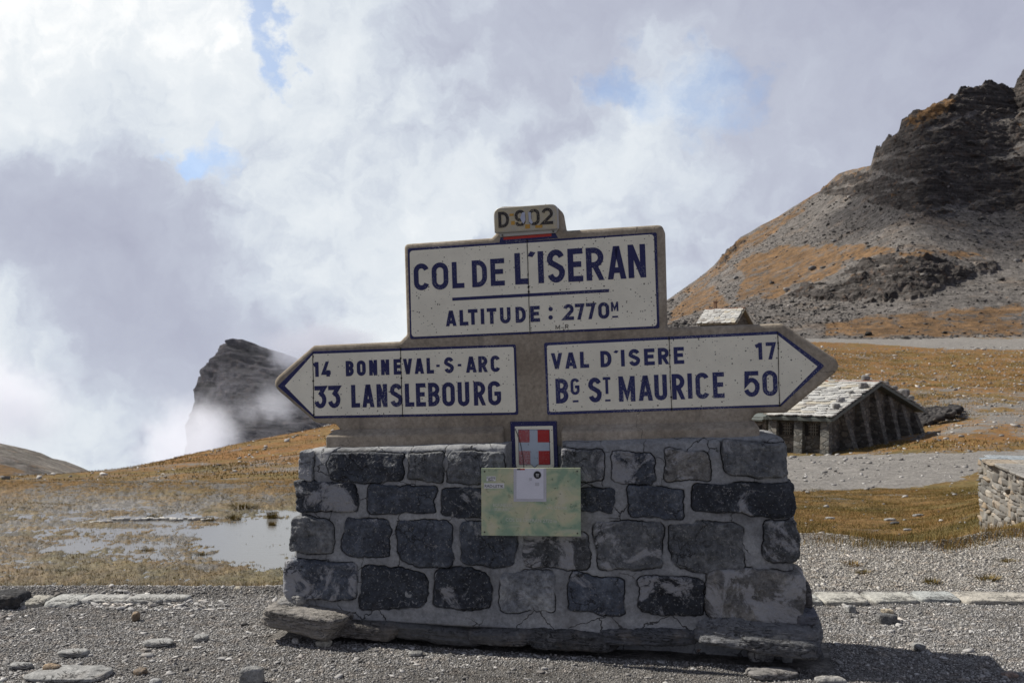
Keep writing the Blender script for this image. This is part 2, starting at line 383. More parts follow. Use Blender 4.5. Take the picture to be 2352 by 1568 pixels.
def fillet(pts, rad, n=7):
    """round each corner of polygon pts (2-d) by its radius"""
    pts = [np.asarray(p, float) for p in pts]; out = []; N = len(pts)
    for i in range(N):
        r = rad[i] if hasattr(rad, '__len__') else rad
        a, b, c = pts[i-1], pts[i], pts[(i+1) % N]
        d1 = a-b; l1 = np.linalg.norm(d1); d1 /= l1; d2 = c-b; l2 = np.linalg.norm(d2); d2 /= l2
        ang = math.acos(np.clip(d1@d2, -1, 1)); t = min(r/max(math.tan(ang/2), 1e-3), l1*.48, l2*.48)
        if r <= 0: out.append(b); continue
        p, q = b+d1*t, b+d2*t
        for k in range(n+1):
            s = k/n; out.append((1-s)**2*p + 2*s*(1-s)*(b*.82+(p+q)/2*.18 if ang > 2 else b) + s*s*q)
    return np.array(out)
def ccw(p):
    p = np.asarray(p); a = np.sum(p[:, 0]*np.roll(p[:, 1], -1)-np.roll(p[:, 0], -1)*p[:, 1]); return p if a > 0 else p[::-1]
def inset(p, d):
    """shift a ccw outline inwards by d"""
    e = np.roll(p, -1, 0)-p; e /= np.maximum(np.linalg.norm(e, axis=1), 1e-9)[:, None]; n = np.stack([-e[:, 1], e[:, 0]], 1)
    m = n+np.roll(n, 1, 0); m /= np.maximum(np.linalg.norm(m, axis=1), 1e-9)[:, None]
    return p + m*d/np.maximum((m*n).sum(1), .5)[:, None]
def plate(mb, p2, yf, yb, bev=0.):
    """flat plate with outline p2 (x,z): front at yf, back at yb, small rounded front edge"""
    p2 = ccw(p2); n = len(p2); rings = []
    if bev: rings = [(inset(p2, bev), yf), (inset(p2, bev*.45), yf+bev*.18), (inset(p2, bev*.1), yf+bev*.55), (p2, yf+bev)]
    else: rings = [(p2, yf)]
    rings.append((p2, yb)); V = []; Fs = []
    for q, y in rings: V.append(np.stack([q[:, 0], np.full(n, y), q[:, 1]], 1))
    Fs.append(list(range(n)))
    for k in range(len(rings)-1):
        for i in range(n): Fs.append([k*n+i, (k+1)*n+i, (k+1)*n+(i+1) % n, k*n+(i+1) % n])
    Fs.append(list(range(len(rings)*n-1, (len(rings)-1)*n-1, -1)))
    mb.add(np.vstack(V), Fs)

# ------------------------------------------------------------------ lettering: stroked capitals
def arc(cx, cz, rx, rz, a0, a1, n=12):
    t = np.radians(np.linspace(a0, a1, n)); return [(cx+rx*math.cos(x), cz+rz*math.sin(x)) for x in t]
def glyph(ch, w, h, s):
    """centre lines of a character in the box 0..w, 0..h with stroke s; each item (points, closed)"""
    a = s/2; L, Rr, B, T = a, w-a, a, h-a; mx = w/2
    rr = min((w-s)/2, h*.32)
    def bowl(x0, z0, z1, flat=.35):                        # D-like bowl
        rz = (z1-z0)/2; rx = min(rz, (Rr-x0)*(1-flat)); rz2 = min(rz, rx*1.15)
        return [(x0, z0)] + arc(Rr-rx, z0+rz2, rx, rz2, -90, 0, 8) + arc(Rr-rx, z1-rz2, rx, rz2, 0, 90, 8) + [(x0, z1)]
    O = arc(mx, T-rr, (w-s)/2, rr, 0, 180, 14) + arc(mx, B+rr, (w-s)/2, rr, 180, 360, 14)
    m = h*.52
    d = {
     'C': [(arc(mx, T-rr, Rr-mx, rr, 15, 180) + arc(mx, B+rr, Rr-mx, rr, 180, 345), 0)],
     'G': [(arc(mx, T-rr, Rr-mx, rr, 15, 180) + arc(mx, B+rr, Rr-mx, rr, 180, 360) + [(Rr, h*.48), (mx*.98, h*.48)], 0)],
     'O': [(O, 1)], '0': [(O, 1)],
     'L': [([(L, h), (L, B), (w, B)], 0)], 'I': [([(mx, 0), (mx, h)], 0)], "'": [([(mx+w*.28, h), (mx-w*.22, 0)], 0)],
     'D': [([(L, 0), (L, h)], 0), (bowl(L, B, T), 0)],
     'E': [([(w, T), (L, T), (L, B), (w, B)], 0), ([(L, m), (w*.9, m)], 0)],
     'B': [([(L, 0), (L, h)], 0), (bowl(L, B, m), 0), (bowl(L, m, T, .4), 0)],
     'R': [([(L, 0), (L, h)], 0), (bowl(L, h*.47, T), 0), ([(mx*.95, h*.47), (Rr+a*.2, -a*.5)], 0)],
     'P': [([(L, 0), (L, h)], 0), (bowl(L, h*.47, T), 0)],
     'A': [([(a*1.05, -a), (mx-a*.25, h-a*.2), (mx+a*.25, h-a*.2), (w-a*1.05, -a)], 0), ([(w*.22, h*.27), (w*.78, h*.27)], 0)],
     'V': [([(a*1.05, h+a), (mx-a*.2, a*.2), (mx+a*.2, a*.2), (w-a*1.05, h+a)], 0)],
     'N': [([(L, 0), (L, h)], 0), ([(L, h+a*.6), (Rr, -a*.6)], 0), ([(Rr, 0), (Rr, h)], 0)],
     'M': [([(L, 0), (L, h)], 0), ([(L, h+a), (mx, h*.16), (Rr, h+a)], 0), ([(Rr, 0), (Rr, h)], 0)],
     'T': [([(0, T), (w, T)], 0), ([(mx, 0), (mx, h)], 0)],
     'U': [([(L, h)] + arc(mx, B+rr, Rr-mx, rr, 180, 360) + [(Rr, h)], 0)],
     'S': [(arc(mx, T-h*.22, Rr-mx, h*.22, 20, 180, 10)[:-1] + [(L, T-h*.24), (L+(w-s)*.12, h*.60), (mx, h*.52), (Rr-(w-s)*.12, h*.43), (Rr, B+h*.25)] + arc(mx, B+h*.23, Rr-mx, h*.23, 0, -162, 12), 0)],
     '1': [([(Rr-s*.1, 0), (Rr-s*.1, h)], 0), ([(Rr-s*.1, T), (0, h*.78)], 0)],
     '2': [(arc(mx, T-rr, Rr-mx, rr, 165, -30, 12) + [(L*.9, B), (w, B)], 0)],
     '3': [([(0, T), (Rr, T), (mx*.9, h*.58)], 0), (arc(mx*.95, B+h*.27, Rr-mx*.95, h*.27, 95, -165, 14), 0)],
     '4': [([(w*.7, 0), (w*.7, h*.42)], 0), ([(w*.64, h+a), (L*.8, h*.24), (w, h*.24)], 0)],
     '5': [([(w*.94, T), (L*1.2, T), (L, h*.53)] + arc(mx*.93, B+h*.285, Rr-mx*.93, h*.285, 115, -160, 16), 0)],
     '7': [([(0, T), (Rr*.97, T), (w*.38, -a)], 0)],
     '9': [(arc(mx, T-h*.27, Rr-mx, h*.27, 0, 360, 20), 0), ([(Rr, T-h*.27)] + arc(mx, B+h*.25, Rr-mx, h*.3, 0, -160, 12), 0)],
     '-': [([(0, h/2), (w, h/2)], 0)], '_': [([(0, h/2), (w, h/2)], 0)],
    }
    return d[ch]
_lift = [0]
def stroke(mb, pts, wd, y, closed=False, z0=0., x0=0., zmax=None):
    pts = np.asarray(pts, float)
    keep = [0]+[i for i in range(1, len(pts)) if np.linalg.norm(pts[i]-pts[i-1]) > 1e-5]; pts = pts[keep]
    if closed and np.linalg.norm(pts[0]-pts[-1]) < 1e-5: pts = pts[:-1]
    n = len(pts); e = np.roll(pts, -1, 0)-pts
    if not closed: e[-1] = e[-2]
    e /= np.linalg.norm(e, axis=1)[:, None]; nn = np.stack([-e[:, 1], e[:, 0]], 1); pv = np.roll(nn, 1, 0)
    if not closed: pv[0] = nn[0]
    m = nn+pv; m /= np.maximum(np.linalg.norm(m, axis=1), 1e-6)[:, None]; m = m/np.maximum((m*nn).sum(1), .34)[:, None]
    A, Bq = pts+m*wd/2, pts-m*wd/2
    if zmax: A[:, 1] = A[:, 1].clip(0, zmax); Bq[:, 1] = Bq[:, 1].clip(0, zmax)
    _lift[0] = (_lift[0]+1) % 5; y = y-.00012*_lift[0]
    V = []
    for q, yy in ((A, y), (Bq, y), (A, y+.003), (Bq, y+.003)): V.append(np.stack([q[:, 0]+x0, np.full(n, yy), q[:, 1]+z0], 1))
    Fs = []
    for i in range(n if closed else n-1):
        j = (i+1) % n
        Fs += [[i, n+i, n+j, j], [i, j, 2*n+j, 2*n+i], [n+i, 3*n+i, 3*n+j, n+j]]
    if not closed: Fs += [[0, 2*n, 3*n, n], [n-1, 2*n-1, 4*n-1, 3*n-1]]
    mb.add(np.vstack(V), Fs)
def letters(mb, cr, items, s, y, fn=None, off=0.):
    fn = fn or S
    for ch, xl, xr_, yt, yb in items:
        xm, ym = (xl+xr_)/2, (yt+yb)/2
        a, b = fn(*cr(xl, ym), off), fn(*cr(xr_, ym), off); t, bo = fn(*cr(xm, yt), off), fn(*cr(xm, yb), off)
        sw = s*np.linalg.norm(fn(*cr(xm+50, ym), off)-fn(*cr(xm-50, ym), off))/100
        if ch == ':':
            for q in (yt, yb):
                c = fn(*cr(xm, q), off); plate(mb, [(c[0]+math.cos(k)*sw*.62, c[1]+math.sin(k)*sw*.62) for k in np.linspace(0, 2*np.pi, 14, endpoint=False)], y, y+.003)
            continue
        wdt, hgt = b[0]-a[0], t[1]-bo[1]
        for pts, cl in glyph(ch, wdt, hgt, sw):
            swk = hgt if ch in '-_' else sw
            stroke(mb, pts, swk, y, cl, bo[1], a[0], None if ch in '-_' else hgt)

# ================================================================== ROAD SIGN
sign = empty('road_sign', SIGN_M, 'old concrete mountain pass sign with cream and blue panels on the stone pedestal', 'road sign')
D = [(617, 880, .07), (719, 793, .02), (917, 784, .02), (933, 768, .02), (927, 560, .03), (1128, 546, .02), (1138, 536, .02), (1138, 474, .05), (1283, 470, .06), (1292, 522, .02), (1301, 529, .02), (1524, 515, .04), (1530, 752, .02),
     (1797, 742, .04), (1941, 838, .065), (1806, 948, .04), (1737, 949, .03), (1726, 962, .02), (1728, 1022, .0), (775, 1030, .0), (782, 990, .02), (770, 974, .03), (722, 970, .04)]
body2 = fillet([S(u, v) for u, v, r in D], [r for u, v, r in D])
mb = MB(); plate(mb, body2, 0., .17, .022); mb.done('concrete_body', CONC, sign, False)
for k, (ul, ur, ut, vt, vb, e) in enumerate([(757, 1160, 0, 984, 1026, -1), (1293, 1744, 0, 982, 1012, 1)]):
    mb = MB(); a, b = S(ul, (vb+vt)/2+8), S(ur, (vb+vt)/2+(8 if k == 0 else 0))
    zt = S(970 if k == 0 else 1500, 982 if k == 0 else 972)[1]; zb = S(970 if k == 0 else 1500, 1032)[1]; zc = zt-.035
    fl = .03
    x0, x1 = a[0], b[0]; t0, t1 = x0+(fl if k == 0 else .006), x1-(.006 if k == 0 else fl)
    V = [(t0, -.001, zt), (t1, -.001, zt), (x1, -.062, zc), (x0, -.062, zc), (x1, -.066, zb), (x0, -.066, zb), (t0, .20, zt), (t1, .20, zt), (x1, .24, zc), (x0, .24, zc), (x1, .24, zb), (x0, .24, zb)]
    mb.add(V, [[3, 2, 1, 0], [5, 4, 2, 3], [0, 1, 7, 6], [6, 7, 8, 9], [9, 8, 10, 11], [2, 4, 10, 8], [1, 2, 8, 7], [3, 9, 11, 5], [0, 6, 9, 3], [4, 5, 11, 10]])
    o = fix_normals(mb.done('plinth', CONC, sign))
    bv = o.modifiers.new('bevel', 'BEVEL'); bv.width = .008; bv.segments = 2
YB, YC, YL, YJ = -.003, -.0052, -.0066, -.0082
def panel(nm, cr, outer, inner, ro, ri, mat_b=BLUE, lab=None):
    mb = MB(); plate(mb, fillet([S(*cr(*p)) for p in outer], ro), YB, .01, .0015); o = mb.done(nm, mat_b, sign)
    mb = MB(); plate(mb, fillet([S(*cr(*p)) for p in inner], ri), YC, .0, .001); mb.done('panel_face', CREAM, o)
    if lab: o['label'] = lab
    return o
p1 = panel('name_panel', c1, [(187, 445), (2147, 318), (2168, 1072), (207, 1158)], [(204, 464), (2124, 334), (2150, 1054), (220, 1140)], .012, .022, lab='pass name panel COL DE L\'ISERAN with altitude')
p2 = panel('direction_panel', c2, [(168, 510), (443, 240), (2010, 187), (2030, 731), (455, 760)], [(225, 508), (447, 262), (1994, 206), (2012, 713), (453, 740)], [.006, .004, .012, .012, .004], [.002, .003, .014, .014, .003], lab='left pointing arrow panel')
p3 = panel('direction_panel', c3, [(152, 237), (1812, 155), (2148, 400), (1835, 690), (175, 750)], [(172, 256), (1808, 177), (2097, 405), (1830, 675), (190, 728)], [.012, .004, .012, .004, .012], [.014, .003, .002, .003, .014], BLUEL, 'right pointing arrow panel')
def text(nm, par, cr, groups, mt=BLUE, bars=()):
    for items, s in groups:
        words = [[items[0]]]
        for it in items[1:]:
            if it[1]-words[-1][-1][2] > .28*(it[4]-it[3] if it[0] not in '-:' else 120): words.append([])
            words[-1].append(it)
        for wd_ in words: mb = MB(); letters(mb, cr, wd_, s*1.1, YL); mb.done(nm, mt, par)
    if not bars: return
    for (xa, ya, xb, yb, th) in bars:
        mb = MB(); a, b = S(*cr(xa, ya)), S(*cr(xb, yb)); t = np.linalg.norm(S(*cr(xa, ya+th))-a); stroke(mb, [a, b], t, YL); mb.done('underline', mt, par)
text('lettering', p1, c1, [
    ([('C', 237, 357, 563, 774), ('O', 378, 508, 555, 769), ('L', 538, 632, 550, 757), ('D', 695, 812, 537, 748), ('E', 840, 950, 525, 738)], 34),
    ([('L', 1031, 1138, 480, 727), ("'", 1135, 1185, 468, 514), ('I', 1214, 1257, 467, 718), ('S', 1285, 1424, 453, 714), ('E', 1448, 1566, 445, 706), ('R', 1592, 1730, 437, 696), ('A', 1757, 1906, 426, 686), ('N', 1922, 2060, 413, 676)], 40),
    ([('A', 487, 573, 933, 1055), ('L', 597, 665, 928, 1050), ('T', 664, 739, 922, 1044), ('I', 766, 788, 918, 1040), ('T', 812, 887, 914, 1038), ('U', 915, 998, 908, 1034), ('D', 1037, 1117, 903, 1028), ('E', 1153, 1228, 897, 1022), (':', 1300, 1326, 921, 987),
      ('2', 1412, 1495, 882, 1008), ('7', 1505, 1580, 878, 1004), ('7', 1592, 1668, 873, 1000), ('0', 1687, 1774, 868, 997)], 25),
    ([('M', 1788, 1845, 864, 938)], 13)], BLUE, [(540, 844, 1773, 776, 24), (1797, 983, 1843, 980, 13)])
text('marker_scribble', p1, c1, [([('M', 1352, 1386, 1047, 1080)], 4), ([('R', 1428, 1453, 1042, 1075)], 4)], DARK, [(1396, 1068, 1420, 1066, 4)])
text('lettering', p2, c2, [
    ([('1', 450, 490, 324, 438), ('4', 513, 580, 320, 436), ('B', 697, 758, 315, 433), ('O', 783, 851, 312, 430), ('N', 878, 940, 308, 427), ('N', 970, 1033, 305, 424), ('E', 1067, 1125, 301, 421), ('V', 1140, 1212, 298, 418), ('A', 1228, 1302, 295, 415), ('L', 1322, 1378, 292, 413),
      ('-', 1397, 1423, 344, 362), ('S', 1458, 1532, 286, 410), ('-', 1563, 1590, 339, 357), ('A', 1625, 1708, 281, 405), ('R', 1722, 1792, 278, 402), ('C', 1817, 1890, 274, 400)], 24),
    ([('3', 457, 547, 508, 681), ('3', 563, 655, 506, 679), ('L', 740, 806, 500, 675), ('A', 823, 918, 497, 673), ('N', 936, 1018, 494, 672), ('S', 1040, 1136, 490, 671), ('L', 1155, 1225, 490, 668), ('E', 1240, 1315, 487, 667), ('B', 1335, 1422, 483, 665), ('O', 1443, 1540, 480, 665), ('U', 1563, 1652, 478, 664), ('R', 1687, 1776, 474, 659), ('G', 1797, 1897, 471, 658)], 29)])
text('lettering', p3, c3, [
    ([('V', 203, 284, 310, 423), ('A', 302, 386, 305, 420), ('L', 409, 472, 300, 415), ('D', 554, 632, 294, 410), ("'", 648, 680, 289, 312), ('I', 702, 724, 287, 405), ('S', 755, 835, 281, 402), ('E', 864, 939, 278, 396), ('R', 963, 1040, 273, 390), ('E', 1075, 1148, 267, 387), ('1', 1657, 1706, 237, 357), ('7', 1730, 1803, 233, 355)], 24),
    ([('B', 236, 325, 491, 667), ('S', 468, 562, 483, 660), ('M', 684, 800, 474, 654), ('A', 822, 926, 469, 648), ('U', 937, 1027, 463, 645), ('R', 1062, 1152, 458, 639), ('I', 1177, 1203, 454, 633), ('C', 1230, 1326, 449, 635), ('E', 1353, 1434, 446, 629), ('5', 1577, 1685, 438, 620), ('0', 1705, 1812, 434, 614)], 29),
    ([('G', 342, 405, 489, 606), ('T', 572, 626, 480, 600)], 18)], BLUEL, [(358, 653, 398, 651, 14), (588, 647, 626, 645, 13)])
def joint(par, cr, a, b, seed):
    r = np.random.default_rng(seed); n = 60; A, Bp = S(*cr(*a)), S(*cr(*b)); t = np.linspace(0, 1, n)
    c = A+(Bp-A)*t[:, None]; wv = .0016+.0022*np.clip(r.normal(size=n), 0, 2)**2*.5; c[:, 0] += np.cumsum(r.normal(size=n))*.0004
    V = []
    for sgn in (-1, 1): V.append(np.stack([c[:, 0]+sgn*wv, np.full(n, YJ), c[:, 1]], 1))
    for sgn in (-1, 1): V.append(np.stack([c[:, 0]+sgn*wv, np.full(n, YJ+.004), c[:, 1]], 1))
    Fs = []
    for i in range(n-1): Fs += [[i, n+i, n+i+1, i+1], [i, i+1, 2*n+i+1, 2*n+i], [n+i, 3*n+i, 3*n+i+1, n+i+1]]
    npmesh('tile_joint', np.vstack(V), Fs, DARK, par)
joint(p1, c1, (1128, 372), (1153, 1112), 1); joint(p2, c2, (443, 245), (453, 757), 2); joint(p2, c2, (1122, 214), (1138, 745), 3); joint(p3, c3, (1040, 192), (1060, 722), 4); joint(p3, c3, (1812, 160), (1833, 690), 5)
# route number plate bolted to the top tab
m_num, g = mat('faded yellow plate'); p = g.coord('Object'); a = g.noise(p, 160., 4, .6)
col_ = g.mix(g.ss(g.noise(p, 20., 5), .4, .62), (.46, .40, .26), (.40, .375, .31)); col_ = g.mix(g.m('MULTIPLY', g.ss(a, .58, .66), .7), col_, (.55, .54, .50)); g.bsdf(col_, .5, g.bump(a, .2, .002), .4)
ORANGE = m_plain('orange adhesive', (.48, .27, .05), .6, .2, 60.); LAV = m_plain('peeled pale film', (.42, .45, .56), .45, .06, 30.)
mb = MB(); plate(mb, fillet([S(*cD(110, 262)), S(*cD(1990, 130)), S(*cD(2022, 872)), S(*cD(146, 995))], [.05, .045, .008, .008]), -.034, -.004, .006); num = mb.done('route_number_plate', ALU, sign)
mb = MB(); plate(mb, fillet([S(*cD(148, 282)), S(*cD(1950, 152)), S(*cD(1990, 850)), S(*cD(165, 965))], [.042, .04, .006, .006]), -.0362, -.03, .001); mb.done('plate_face', m_num, num)
mb = MB(); plate(mb, [S(*cD(235, 990)), S(*cD(1990, 868)), S(*cD(1925, 975)), S(*cD(300, 1092))], -.014, -.004, .002); mb.done('plate_flange', ALU, num)
mb = MB(); letters(mb, cD, [('D', 265, 578, 372, 838), ('9', 742, 1060, 320, 790), ('0', 1145, 1472, 288, 770), ('2', 1530, 1862, 258, 742)], 86, -.0378); mb.done('lettering', BLACKP, num)
for x0, x1, y0, y1 in ((590, 715, 435, 500), (640, 745, 650, 760), (1345, 1555, 765, 850), (1050, 1190, 745, 870)): mb = MB(); plate(mb, [S(*cD(x0, y0)), S(*cD(x1, y0-8)), S(*cD(x1, y1-8)), S(*cD(x0, y1))], -.0372, -.036); mb.done('adhesive_patch', ORANGE, num)
mb = MB(); plate(mb, [S(*cD(*q)) for q in ((960, 400), (1040, 380), (1060, 620), (1000, 730), (940, 640), (905, 560))], -.0392, -.036); plate(mb, [S(*cD(*q)) for q in ((1140, 380), (1220, 390), (1225, 580), (1280, 690), (1230, 740), (1160, 660))], -.0392, -.036)
mb.done('peeled_film', LAV, num)
for x, y in ((365, 1050), (1853, 935)):
    mb = MB(); c = S(*cD(x, y)); mb.tube((c[0], -.024, c[1]), (c[0], -.012, c[1]), .0052, n=10); mb.done('bolt', SCREW, num)
for x, y in ((450, 240), (1632, 142)):
    mb = MB(); c = S(*cD(x, y+14)); mb.tube((c[0], -.02, c[1]-.004), (c[0], -.02, c[1]+.003), .004, n=8); mb.done('bolt', SCREW, num)
mb = MB(); plate(mb, [S(*cD(375, 1098)), S(*cD(1790, 985)), S(*cD(1792, 1066)), S(*cD(385, 1176))], YB-.001, .002); mb.done('red_band', REDP, p1)
mb = MB(); plate(mb, [S(*cD(290, 1105)), S(*cD(1900, 975)), S(*cD(1985, 1120)), S(*cD(260, 1250))], YB+.0008, .002); mb.done('panel_tab', BLUE, p1)
# coat of arms tile
sh = MB(); plate(sh, [S(*cS(485, 95)), S(*cS(1028, 88)), S(*cS(1048, 668)), S(*cS(510, 668))], -.012, .03, .002); arms = sh.done('arms_tile', BLUE, sign); arms['label'] = 'blue and white tile with a white cross on a red shield'
YS = -.0142
mb = MB(); plate(mb, fillet([S(*cS(540, 150)), S(*cS(985, 142)), S(*cS(1002, 640)), S(*cS(556, 640))], [.004, .004, .02, .02]), YS, -.01); mb.done('tile_face', CREAM, arms)
mb = MB(); plate(mb, fillet([S(*cS(*q)) for q in ((579, 184), (948, 184), (960, 600), (812, 600), (772, 636), (735, 600), (588, 600))], [0, 0, .008, .002, 0, .002, .008]), YS-.0012, -.012); mb.done('shield_outline', BLUE, arms)
mb = MB(); plate(mb, fillet([S(*cS(*q)) for q in ((584, 189), (943, 189), (953, 594), (808, 594), (772, 629), (738, 594), (593, 594))], [0, 0, .006, .002, 0, .002, .006]), YS-.0024, -.012); mb.done('shield_cross', ICE, arms)
for q, mt, rr in (([(585, 190), (713, 190), (716, 335), (588, 335)], REDW, [0]*4), ([(808, 190), (944, 190), (947, 335), (810, 335)], RED, [0]*4), ([(589, 435), (722, 435), (725, 593), (594, 593)], REDW, [0, 0, 0, .006]), ([(820, 435), (950, 435), (953, 593), (822, 593)], RED, [0, 0, .006, 0])):
    mb = MB(); plate(mb, fillet([S(*cS(*p)) for p in q], rr), YS-.0036, -.012); mb.done('shield_quarter', mt, arms)
mb = MB(); stroke(mb, [S(*cS(*q)) for q in ((545, 175), (585, 270), (615, 380), (640, 520), (648, 636))], .0028, YS-.005); mb.done('crack', DARK, arms)

# ================================================================== PEDESTAL
ped = empty('stone_pedestal', PED_M, 'grey rubble stone pedestal with wide mortar joints carrying the pass sign', 'pedestal')
ZT = P(1230, 1022, -.1)[1]
def fy(z): return -.125-.085*(1-np.clip(z/ZT, 0, 1.05))       # batter of the front face
def PP(u, v):
    q = P(u, v, -.15)
    for _ in range(3): q = P(u, v, float(fy(q[1])))
    return q
# (u0,v0,u1,v1, tone, tint)   tone = darkness of the stone
ST = [(690, 1032, 722, 1102, .17, 'g'), (754, 1037, 926, 1104, .04, 'b'), (937, 1040, 1016, 1106, .085, 'g'), (1026, 1037, 1155, 1108, .11, 'g'), (1290, 1031, 1390, 1104, .085, 'g'), (1402, 1035, 1508, 1111, .055, 'b'), (1527, 1029, 1631, 1104, .115, 'w'), (1661, 1015, 1809, 1091, .10, 'g'),
      (681, 1107, 821, 1174, .036, 'b'), (846, 1114, 1002, 1179, .06, 'b'), (1016, 1121, 1125, 1187, .04, 'b'), (1326, 1121, 1416, 1179, .045, 'b'), (1439, 1116, 1568, 1189, .065, 'b'), (1586, 1107, 1819, 1178, .03, 'b'),
      (667, 1190, 765, 1266, .10, 'g'), (786, 1188, 893, 1281, .058, 'b'), (909, 1187, 1042, 1293, .062, 'b'), (1058, 1200, 1189, 1298, .055, 'b'), (1203, 1215, 1351, 1302, .058, 'g'), (1368, 1192, 1522, 1306, .09, 'g'), (1540, 1199, 1707, 1306, .08, 'g'), (1751, 1194, 1829, 1291, .055, 'g'),
      (653, 1282, 820, 1381, .07, 'b'), (832, 1299, 975, 1391, .036, 'b'), (1001, 1309, 1132, 1391, .034, 'b'), (1146, 1314, 1277, 1406, .15, 'g'), (1305, 1317, 1434, 1409, .075, 'b'), (1466, 1320, 1614, 1406, .022, 'b'), (1624, 1314, 1840, 1424, .11, 'w')]
TINT = {'b': (.83, .95, 1.18), 'g': (.95, 1., 1.06), 'w': (1.03, 1., .95)}
geo = []
def outline(hx, hz, seed):
    """irregular dressed-stone outline as radius over angle, around its centre"""
    r = np.random.default_rng(seed); j = lambda k: r.normal()*k
    sg = [(-1, -1), (0, -1), (1, -1), (1, 0), (1, 1), (0, 1), (-1, 1), (-1, 0)]; pts = []; rad = []
    for a, b in sg:
        corner = a and b
        pts.append((a*hx*(1+j(.05))+(0 if corner or a else j(.25)*hx), b*hz*(1+j(.10))+(0 if corner or b else j(.25)*hz)))
        rad.append(min(hx, hz)*r.uniform(.15, .95) if corner else min(hx, hz)*.3)
    p = fillet(pts, rad, 8); e = np.roll(p, -1, 0)-p; p = (p[:, None]+e[:, None]*np.linspace(0, 1, 12, endpoint=False)[None, :, None]).reshape(-1, 2); th = np.arctan2(p[:, 1], p[:, 0]); o = np.argsort(th); th, rr = th[o], np.hypot(p[:, 0], p[:, 1])[o]
    ps = p[o]; L = np.concatenate([[0], np.cumsum(np.hypot(*np.diff(ps, axis=0).T))]); tu = np.interp(np.linspace(0, L[-1], 240), L, th); T = tu
    R = np.interp(T, np.concatenate([th-2*np.pi, th, th+2*np.pi]), np.tile(rr, 3))
    q = np.stack([np.cos(T)*R*14, np.sin(T)*R*14, np.full_like(T, seed*1.7)], 1)
    return T, R + fbm(q, 4, .65)*.020 + fbm(q*.28+3, 2)*.030
for k, (u0, v0, u1, v1, tone, tint) in enumerate(ST):
    c = PP((u0+u1)/2, (v0+v1)/2); a = PP(u0, (v0+v1)/2); b = PP(u1, (v0+v1)/2); t = PP((u0+u1)/2, v0); d = PP((u0+u1)/2, v1)
    hx, hz = (b[0]-a[0])/2, (t[1]-d[1])/2
    geo.append((c, hx, hz, outline(hx, hz, 40+k)))
lt, lb, rt, rb = PP(697, 1041), PP(652, 1412), PP(1803, 1014), PP(1839, 1440)
nx, nz = 900, 340
tz = np.linspace(-.06, 1, nz); s_ = np.linspace(0, 1, nx)
Tg, Sg = np.meshgrid(tz, s_, indexing='ij')
LX = lb[0]+(lt[0]-lb[0])*Tg; RX = rb[0]+(rt[0]-rb[0])*Tg
X = LX+(RX-LX)*Sg; Zt = lt[1]+(rt[1]-lt[1])*Sg; Zb = -.03
Z = Zb+(Zt-Zb)*np.clip(Tg, -.06, 1)
n3 = np.stack([X, np.zeros_like(X), Z], -1)
X = X + fbm(n3*3+5, 4)*.016*np.where((Sg < .01) | (Sg > .99), 1, .3)
Y = fy(Z) + fbm(n3*4, 5)*.016 + fbm(n3*22, 4)*.004 - .010
cov = np.full_like(X, 9.)
for (c, hx, hz, (T, R)) in geo:
    k = (np.abs(X-c[0]) < hx+.12) & (np.abs(Z-c[1]) < hz+.12); dx, dz = X[k]-c[0], Z[k]-c[1]
    ro = np.hypot(dx, dz); rr = np.interp(np.arctan2(dz, dx), T, R, period=2*np.pi); cov[k] = np.minimum(cov[k], ro-rr)
br = fbm(n3*6+40, 3)
cr_ = sstep(cov, .0075, .002)*sstep(br, -.30, .02)
Y += cr_*.012
crack = cr_*.95 + sstep(cov, .05, 0)*.16*sstep(br, -.4, .2)
# low part of the core lies back behind the footing slabs
Y += sstep(Z, .13, .05)*.20
top_r = sstep(Tg, .93, 1.); Y += top_r*.02
# recess for the tile
xa, xb = P(1166, 1050, -.1)[0], P(1289, 1050, -.1)[0]
rec = sstep(X, xa-.012, xa+.012)*sstep(X, xb+.012, xb-.012)*sstep(Z, P(1228, 1120, -.15)[1], P(1228, 1110, -.15)[1])
Y = Y*(1-rec)+rec*.01
Y += sstep(Sg, .014, 0)*.05 + sstep(Sg, .986, 1)*.05        # rounded arrises
front = np.stack([X, Y, Z], -1)
BACK = .42
rows = []
for i in range(nz):
    fr = front[i]; a, b = fr[0], fr[-1]
    side_r = [(b[0]-.004*k, b[1]+(BACK-b[1])*k/6, b[2]) for k in range(1, 7)]; back_l = [(a[0]+.004*k, a[1]+(BACK-a[1])*k/6, a[2]) for k in range(6, 0, -1)]
    rows.append(np.vstack([fr, side_r, back_l]))
Rw = np.array(rows); jit = fbm(Rw[:, nx:]*6+9, 4)*.018; Rw[:, nx:, 0] += jit*1.2
cap = []
for dz, k in ((.014, .955), (.026, .87), (.032, .76), (.034, .55), (.034, .2)):
    r0 = Rw[nz-1].copy(); cy_ = .14
    r0[:, 1] = cy_+(r0[:, 1]-cy_)*k; cxm = r0[:, 0].mean(); r0[:, 0] = cxm+(r0[:, 0]-cxm)*(1-(1-k)*.22)
    inr = sstep(r0[:, 0], xa-.01, xa+.01)*sstep(r0[:, 0], xb+.01, xb-.01)*(r0[:, 1] < .02)
    r0[:, 2] += dz + fbm(r0*9, 4)*.010; cap.append(r0)
Rw = np.concatenate([Rw, np.array(cap)], 0); nr, nc = Rw.shape[:2]
ii, jj = np.meshgrid(np.arange(nr-1), np.arange(nc), indexing='ij'); j2 = (jj+1) % nc
Fq = np.stack([ii*nc+jj, ii*nc+j2, (ii+1)*nc+j2, (ii+1)*nc+jj], -1).reshape(-1, 4)
ck = np.zeros((nr, nc)); ck[:nz, :nx] = crack
npmesh('mortar', Rw.reshape(-1, 3), Fq, MORTAR, ped, True, {'crack': ck.ravel()})
